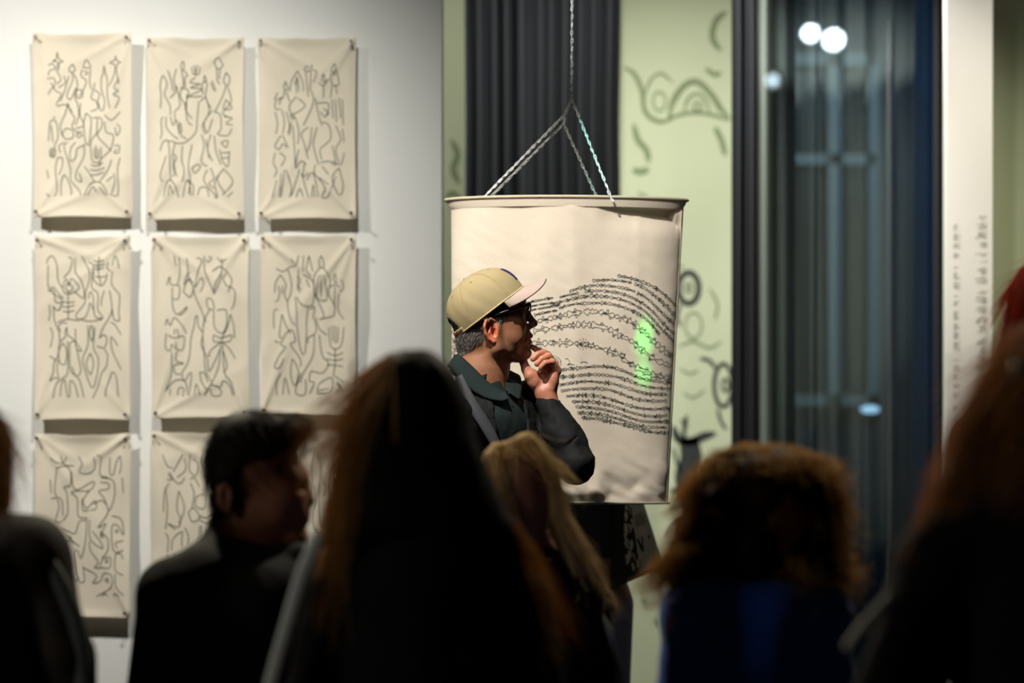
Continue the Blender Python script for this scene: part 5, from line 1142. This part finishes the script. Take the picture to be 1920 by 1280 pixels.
sl = MB().tube([tuple(P.p(*q)) for q in ((1108, 1125, -46), (1128, 1155, -50), (1140, 1180, -46), (1150, 1215, -40))], [.003, .006, .007, .003], 8); adopt(sl.build('jacket_piping', mat('pale_reflective_piping', rgb(140, 146, 140), .4), None, True), o)
garment('trousers', P, grow(seated_legs(P, 1000)), .010, M_jean, o)
shoes_seated(P, 1000, 0, o); chair(P.p(1000, 0)[0], 4.9, 'wooden chair under the woman with pale wavy hair')

# curly woman in a blue sweater
P = PX(4.2); S = P.S
o = person(P, 1415, [('e', (1432, 935, 0), (68, 78, 80), 0, 5), ('e', (1458, 975, -10), (58, 66, 62), 0, 20), ('e', (1515, 960, -10), (12, 10, 16), 0, 8), ('c', (1420, 990, 0, 54), (1415, 1100, 0, 58), 16), ('c', (1415, 1100, 0, 80), (1415, P.v(.6), 0, 130), 60)]+seated_legs(P, 1415), .008,
           'woman with brown curly hair in blue sweater, seated right of centre', GEN, m=M_skin_d)
M_cu = hair_mat('brown_curly_hair', rgb(40, 24, 12), .3); M_cu2 = hair_mat('gold_lit_brown_curls', rgb(214, 176, 116), .5)  # paler curls carry the lit hair edges in their colour
pr = [('e', (1430, 932, 10), (106, 104, 92), 0, 5), ('e', (1368, 985, 0), (64, 88, 84), 30, 30), ('e', (1490, 980, 0), (66, 90, 110), -8, 30), ('e', (1415, 1040, -16), (112, 92, 64), 0, 24), ('e', (1308, 1048, -10), (50, 58, 36), 30, 26), ('e', (1430, 884, 0), (92, 90, 48), 0, 20), ('e', (1540, 1060, 0), (26, 50, 46), -30, 16), ('E', (1478, 985, -78), (40, 40, 66), 0, 10)]
v_, q_ = sculpt(P, pr, .006, disp=lambda p_: .013*smooth_noise(p_, 50, 31)+.006*smooth_noise(p_, 120, 32))
adopt(mesh_obj('hair', v_, q_, M_cu), o)
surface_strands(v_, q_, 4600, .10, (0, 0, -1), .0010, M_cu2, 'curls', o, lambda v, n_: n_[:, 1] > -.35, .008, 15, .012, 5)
sc_ = []
for k in range(70):
    u0 = rs.uniform(1255, 1320); v0 = rs.uniform(1000, 1075); sc_.append(np.array([P.p(u0-t*30+7*math.cos(t*14+k), v0+t*32+7*math.sin(t*14+k), rs.uniform(-30, 30) if t == 0 else sc_k) if (t == 0 or True) else 0 for t, sc_k in zip(np.linspace(0, 1, 16), [rs.uniform(-30, 30)]*16)]))
for k in range(60):
    u0 = rs.uniform(1540, 1562); v0 = rs.uniform(960, 1080); zz = rs.uniform(-30, 30); sc_.append(np.array([P.p(u0+t*16+6*math.cos(t*14+k), v0+t*34+6*math.sin(t*14+k), zz) for t in np.linspace(0, 1, 16)]))
for l in sc_: l[:, 1] = l[-1, 1]
x = strands('curls', sc_, .0010, M_cu2, o); x.location = -Vector(o.location); x['kind'] = 'stuff'
M_blue = mat('royal_blue_knit', rgb(14, 90, 215), .85, bump=.5, bscale=180, sheen=.3)
garment('sweater', P, [('c', (1305, 1150, 0, 62), (1525, 1150, 0, 62), 50), ('e', (1415, 1110, 0), (80, 76, 60), 0, 40), ('c', (1415, 1160, 0, 120), (1415, P.v(.6), 0, 140), 60), ('c', (1300, 1155, 0, 60), (1268, 1400, 0, 46), 30), ('c', (1532, 1155, 0, 60), (1566, 1400, 0, 46), 30),
        ('c', (1268, 1400, 0, 46), (1340, P.v(.7), 230, 38), 30), ('c', (1566, 1400, 0, 46), (1490, P.v(.7), 230, 38), 30)], .008, M_blue, o, .006, 20, 22)
garment('trousers', P, grow(seated_legs(P, 1415)), .010, M_jean, o)
shoes_seated(P, 1415, 0, o); chair(P.p(1415, 0)[0], 4.2, 'wooden chair under the curly haired woman')

# far left person
P = PX(4.3); S = P.S
o = person(P, -75, [('e', (-75, 860, 0), (74, 86, 100), 0, 5), ('c', (-75, 930, 0, 52), (-75, 1040, 0, 56), 16), ('c', (-75, 1040, 0, 80), (-75, P.v(.6), 0, 130), 60)]+seated_legs(P, -75), .009, 'dark haired person in brown coat cut off by the left edge', GEN, m=M_skin_d)
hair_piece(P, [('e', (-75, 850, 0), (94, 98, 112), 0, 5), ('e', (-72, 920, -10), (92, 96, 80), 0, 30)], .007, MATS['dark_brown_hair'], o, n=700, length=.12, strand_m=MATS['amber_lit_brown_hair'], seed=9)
garment('coat', P, [('c', (-190, 1030, 0, 64), (60, 1040, 0, 68), 50), ('c', (-75, 1080, 0, 130), (-75, P.v(.6), 0, 160), 60), ('c', (62, 1045, 0, 66), (120, 1230, 0, 60), 30), ('c', (120, 1230, 0, 60), (140, 1420, 10, 50), 20), ('c', (-212, 1045, 0, 66), (-275, 1400, 0, 50), 30), ('c', (140, 1420, 10, 50), (30, P.v(.7), 240, 38), 30), ('c', (-275, 1400, 0, 50), (-170, P.v(.7), 240, 38), 30)],
        .008, mat('dark_brown_coat', rgb(44, 34, 24), .8, bump=.3, bscale=200), o, .006, 20, 41)
def slv(s, t):
    q = catmull([(92, 1010), (130, 1060), (160, 1120), (182, 1190), (192, 1290)], 6); i = min(int(t*(len(q)-1)+.5), len(q)-1)
    return P.p(q[i][0]-8-(s)*34, q[i][1]+s*10, -30-26*math.sin(math.pi*(.25+s*.5)))
x = MB().grid(slv, 6, 24).build('sleeve_panel', mat('grey_sleeve_panel', rgb(74, 78, 76), .6), None, True); adopt(x, o); solid(x, .003, 0); x['label'] = 'dull grey sleeve panel'
shoes_seated(P, -75, 0, o); chair(P.p(-75, 0)[0], 4.3, 'wooden chair under the person at the left edge')
garment('trousers', P, grow(seated_legs(P, -75)), .010, M_jean, o)

# near right person in black with earring
P = PX(3.4); S = P.S
o = person(P, 2000, [('e', (1990, 740, 0), (96, 112, 122), 0, 5), ('c', (1990, 830, 0, 66), (2000, 960, 0, 72), 16), ('c', (2000, 980, 0, 100), (2000, P.v(.6), 0, 170), 60)]+seated_legs(P, 2000), .010, 'woman in black with long light brown hair and earring, cut by right edge', GEN, m=M_skin_d)
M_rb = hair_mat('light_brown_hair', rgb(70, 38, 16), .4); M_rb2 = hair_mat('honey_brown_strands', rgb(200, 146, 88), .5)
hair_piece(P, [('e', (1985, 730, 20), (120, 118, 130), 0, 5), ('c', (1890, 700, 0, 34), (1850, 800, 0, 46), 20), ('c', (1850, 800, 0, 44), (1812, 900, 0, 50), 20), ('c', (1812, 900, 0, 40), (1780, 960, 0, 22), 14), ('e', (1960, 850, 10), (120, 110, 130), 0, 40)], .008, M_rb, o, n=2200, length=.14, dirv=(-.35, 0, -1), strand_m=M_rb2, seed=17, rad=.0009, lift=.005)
er = MB().tube([tuple(P.p(1878+7*math.cos(a), 697-17*math.sin(a), -135)) for a in np.linspace(0, 2*math.pi, 20, endpoint=False)], .0022, 6, closed=True); adopt(er.build('earring', mat('pearly_earring', rgb(214, 206, 180), .25, metal=.4), None, True), o)
er = sculpt(P, [('e', (1878, 697, -136), (6, 4, 15), 0, 1)], .002); x = mesh_obj('earring_stone', er[0], er[1], MATS['pearly_earring']); adopt(x, o)
garment('coat', P, [('c', (1790, 1040, 0, 84), (2220, 1040, 0, 90), 60), ('e', (1900, 990, 0), (130, 100, 90), -20, 50), ('c', (2000, 1100, 0, 200), (2000, P.v(.6), 0, 220), 60), ('c', (1760, 1060, 0, 82), (1700, 1330, 20, 66), 30), ('c', (1700, 1330, 20, 66), (1760, P.v(.72), 280, 50), 30), ('c', (2240, 1060, 0, 82), (2300, 1400, 10, 64), 30), ('c', (2300, 1400, 10, 64), (2180, P.v(.72), 280, 50), 30),
        ('c', (1700, 1150, -30, 50), (1640, 1330, -30, 60), 40)], .010, M_coat, o, .008, 16, 51)
garment('trousers', P, grow(seated_legs(P, 2000)), .012, M_jean, o)
shoes_seated(P, 2000, 0, o); chair(P.p(2000, 0)[0], 3.4, 'wooden chair under the woman at the right edge')
def cuffs(s, t):
    q = catmull([(1660, 1118, -60), (1628, 1150, -66), (1600, 1182, -66), (1578, 1215, -60)], 6); i = min(int(t*(len(q)-1)+.5), len(q)-1); return P.p(q[i][0]+(s-.5)*9, q[i][1]+(s-.5)*16, q[i][2]-4*math.sin(math.pi*s))
x = MB().grid(cuffs, 5, 18).build('bag_strap', mat('pale_strap_webbing', rgb(190, 186, 170), .6), None, True); adopt(x, o); solid(x, .003, 0); x['label'] = 'pale strap slung across the sleeve'

# red haired person behind, right edge
P = PX(4.9); S = P.S
o = person(P, 1975, [('e', (1975, 600, 0), (68, 80, 92), 0, 5), ('c', (1975, 660, 0, 46), (1975, 760, 0, 50), 14), ('c', (1975, 780, 0, 70), (1975, P.v(.95), 0, 120), 50)]+
           sum([[('c', (1975+sg*75, P.v(.9), 0, 76), (1975+sg*80, P.v(.5), 0, 50), 20), ('c', (1975+sg*80, P.v(.5), 0, 50), (1975+sg*80, P.v(.08), 0, 36), 10)] for sg in (-1, 1)], []), .010, 'red haired person standing at the right edge before the olive wall', GEN, m=M_skin_d)
hair_piece(P, [('e', (1978, 580, 0), (86, 90, 108), 0, 5), ('e', (1965, 680, 0), (92, 84, 110), 0, 30)], .007, hair_mat('copper_red_hair', rgb(150, 44, 14), .4), o, n=900, length=.14, seed=19, strand_m=hair_mat('copper_strands', rgb(200, 66, 22), .4))
garment('coat', P, [('c', (1850, 830, 0, 60), (2100, 830, 0, 60), 50), ('c', (1975, 850, 0, 110), (1975, P.v(.75), 0, 150), 60), ('c', (1842, 835, 0, 58), (1820, 1250, 0, 44), 30), ('c', (2108, 835, 0, 58), (2130, 1250, 0, 44), 30)], .010, mat('dark_grey_coat', rgb(36, 34, 34), .85), o, .006, 20, 61)
garment('trousers', P, sum([[('c', (1975+sg*75, P.v(.9), 0, 86), (1975+sg*80, P.v(.5), 0, 58), 20), ('c', (1975+sg*80, P.v(.5), 0, 58), (1975+sg*80, P.v(.1), 0, 46), 10)] for sg in (-1, 1)], []), .012, M_jean, o)
for sg in (-1, 1):
    v_, q_ = sculpt(P, [('e', (1975+sg*80, P.v(.045), .05*S), (.045*S, .13*S, .05*S), 0, 1), ('e', (1975+sg*80, P.v(.08), 0), (.045*S, .055*S, .07*S), 0, .03*S)], .009, clips=((2, .001, False),)); adopt(mesh_obj('shoe', v_, q_, M_shoe), o)

# person standing behind the canvas drum, only coat hem and one trouser leg showing
P = PX(7.35); S = P.S
o = person(P, 1090, [('e', (1080, 690, 0), (48, 56, 66), 0, 5), ('c', (1080, 740, 0, 34), (1085, 810, 0, 36), 12), ('c', (1085, 830, 0, 60), (1090, P.v(.95), 0, 84), 40)]+
           sum([[('c', (1090+sg*45, P.v(.9), 0, 52), (1090+sg*50, P.v(.5), 0, 36), 20), ('c', (1090+sg*50, P.v(.5), 0, 36), (1090+sg*50, P.v(.08), 0, 26), 10)] for sg in (-1, 1)], []), .010, 'person in black coat standing behind the canvas drum, head hidden', GEN, m=M_skin_d)
hair_piece(P, [('e', (1078, 680, 0), (56, 60, 66), 0, 5)], .008, MATS['near_black_hair'], o, n=0)
garment('coat', P, [('c', (1000, 850, 0, 42), (1165, 850, 0, 42), 40), ('c', (1085, 880, 0, 78), (1085, 1020, 0, 78), 50), ('e', (1085, 1020, 0), (98, 66, 70), 0, 30), ('c', (992, 852, 0, 40), (980, 1050, 0, 30), 20), ('c', (1172, 852, 0, 40), (1166, 1010, 0, 34), 20), ('c', (1166, 1010, 0, 32), (1150, 1040, -20, 26), 10)], .008, mat('faded_black_coat', rgb(38, 38, 42), .9), o, .004, 20, 71, clips=((2, float(P.p(0, 1098)[2]), False),))
garment('trousers', P, sum([[('c', (1090+sg*42, P.v(.9), 0, 56), (1090+sg*46, P.v(.5), 0, 42), 20), ('c', (1090+sg*46, P.v(.5), 0, 42), (1090+sg*46, P.v(.1), 0, 36), 10)] for sg in (-1, 1)], []), .010, mat('slate_trouser_cloth', rgb(120, 120, 142), .9), o)
for sg in (-1, 1):
    v_, q_ = sculpt(P, [('e', (1090+sg*46, P.v(.045), .05*S), (.045*S, .13*S, .05*S), 0, 1), ('e', (1090+sg*46, P.v(.08), 0), (.045*S, .055*S, .07*S), 0, .03*S)], .009, clips=((2, .001, False),)); adopt(mesh_obj('shoe', v_, q_, M_shoe), o)
# tote bag on that person's arm
bag = empty('tote_bag', tuple(P.p(1190, 1085, -60))); tag(bag, 'dark tote bag with pale worn print hanging under the canvas drum', 'bag')
def bagf(side):
    def fn(s, t):
        tl = np.array((1150., 920.)); tr2 = np.array((1196., 920.)); bl = np.array((1140., 1104.)); br = np.array((1242., 1062.))
        q = (tl*(1-s)+tr2*s)*(1-t)+(bl*(1-s)+br*s)*t
        w_ = -62+side*(14*math.sin(math.pi*min(1, s*1.0))*math.sin(math.pi*min(1, t))*1.0+5*(s*(1-s)*4)*t)+2*math.sin(s*9+t*5)
        return P.p(q[0], q[1], w_)
    return fn
fr_b = MB().grid(bagf(-1), 20, 24).grid(bagf(1), 20, 24)
adopt(fr_b.build('bag_body', mat('black_tote_cloth', rgb(48, 46, 42), .9, bump=.3, bscale=200), None, True), bag)
f_ = bagf(-1)
def bag_s(a): return np.array([f_(s_, t_)+np.array((0, -.003, 0)) for s_, t_ in a])
rk = random.Random(9); bl_ = []
bl_.append((np.array([(.52, .12), (.60, .5), (.64, .93)]), np.array((.06, .1, .14)))); bl_ = []
for s0 in np.linspace(.58, .97, 14): bl_.append((np.stack((np.full(14, s0)+.0, np.linspace(.03, .96, 14)), 1), .032))
for k in range(22):
    s0 = rk.uniform(.30, .55); t0 = rk.uniform(.05, .9); bl_.append((catmull([(s0, t0), (s0+rk.uniform(.02, .08), t0+.03), (s0+rk.uniform(-.02, .06), t0+.08)], 4), rk.uniform(.02, .06)))
adopt(ribbons('bag_print', bl_, .03, bag_s, mat('faded_cream_print', rgb(225, 215, 190), .9)), bag)
f2 = f_; bag_s2 = lambda a: np.array([f2(s_, t_)+np.array((0, -.005, 0)) for s_, t_ in a])
vl = [(np.array([(.60, .56), (.68, .72)]), .045), (np.array([(.68, .72), (.72, .55)]), .030), (np.array([(.86, .56), (.88, .60)]), .04)]
for k in range(6): vl.append((np.array([(.60, .30+k*.025), (.60+.3, .28+k*.025)]), .008))
for k in range(5): vl.append((np.array([(.58, .82+k*.03), (.9, .80+k*.03)]), .009))
adopt(ribbons('bag_lettering', vl, .03, bag_s2, mat('black_print', rgb(22, 22, 20), .9)), bag)
adopt(MB().tube([tuple(P.p(1156, 924, -62)), tuple(P.p(1160, 860, -52)), tuple(P.p(1170, 820, -30)), tuple(P.p(1176, 860, -44)), tuple(P.p(1190, 924, -62))], .006, 6).build('handle', MATS['black_tote_cloth'], None, True), bag)
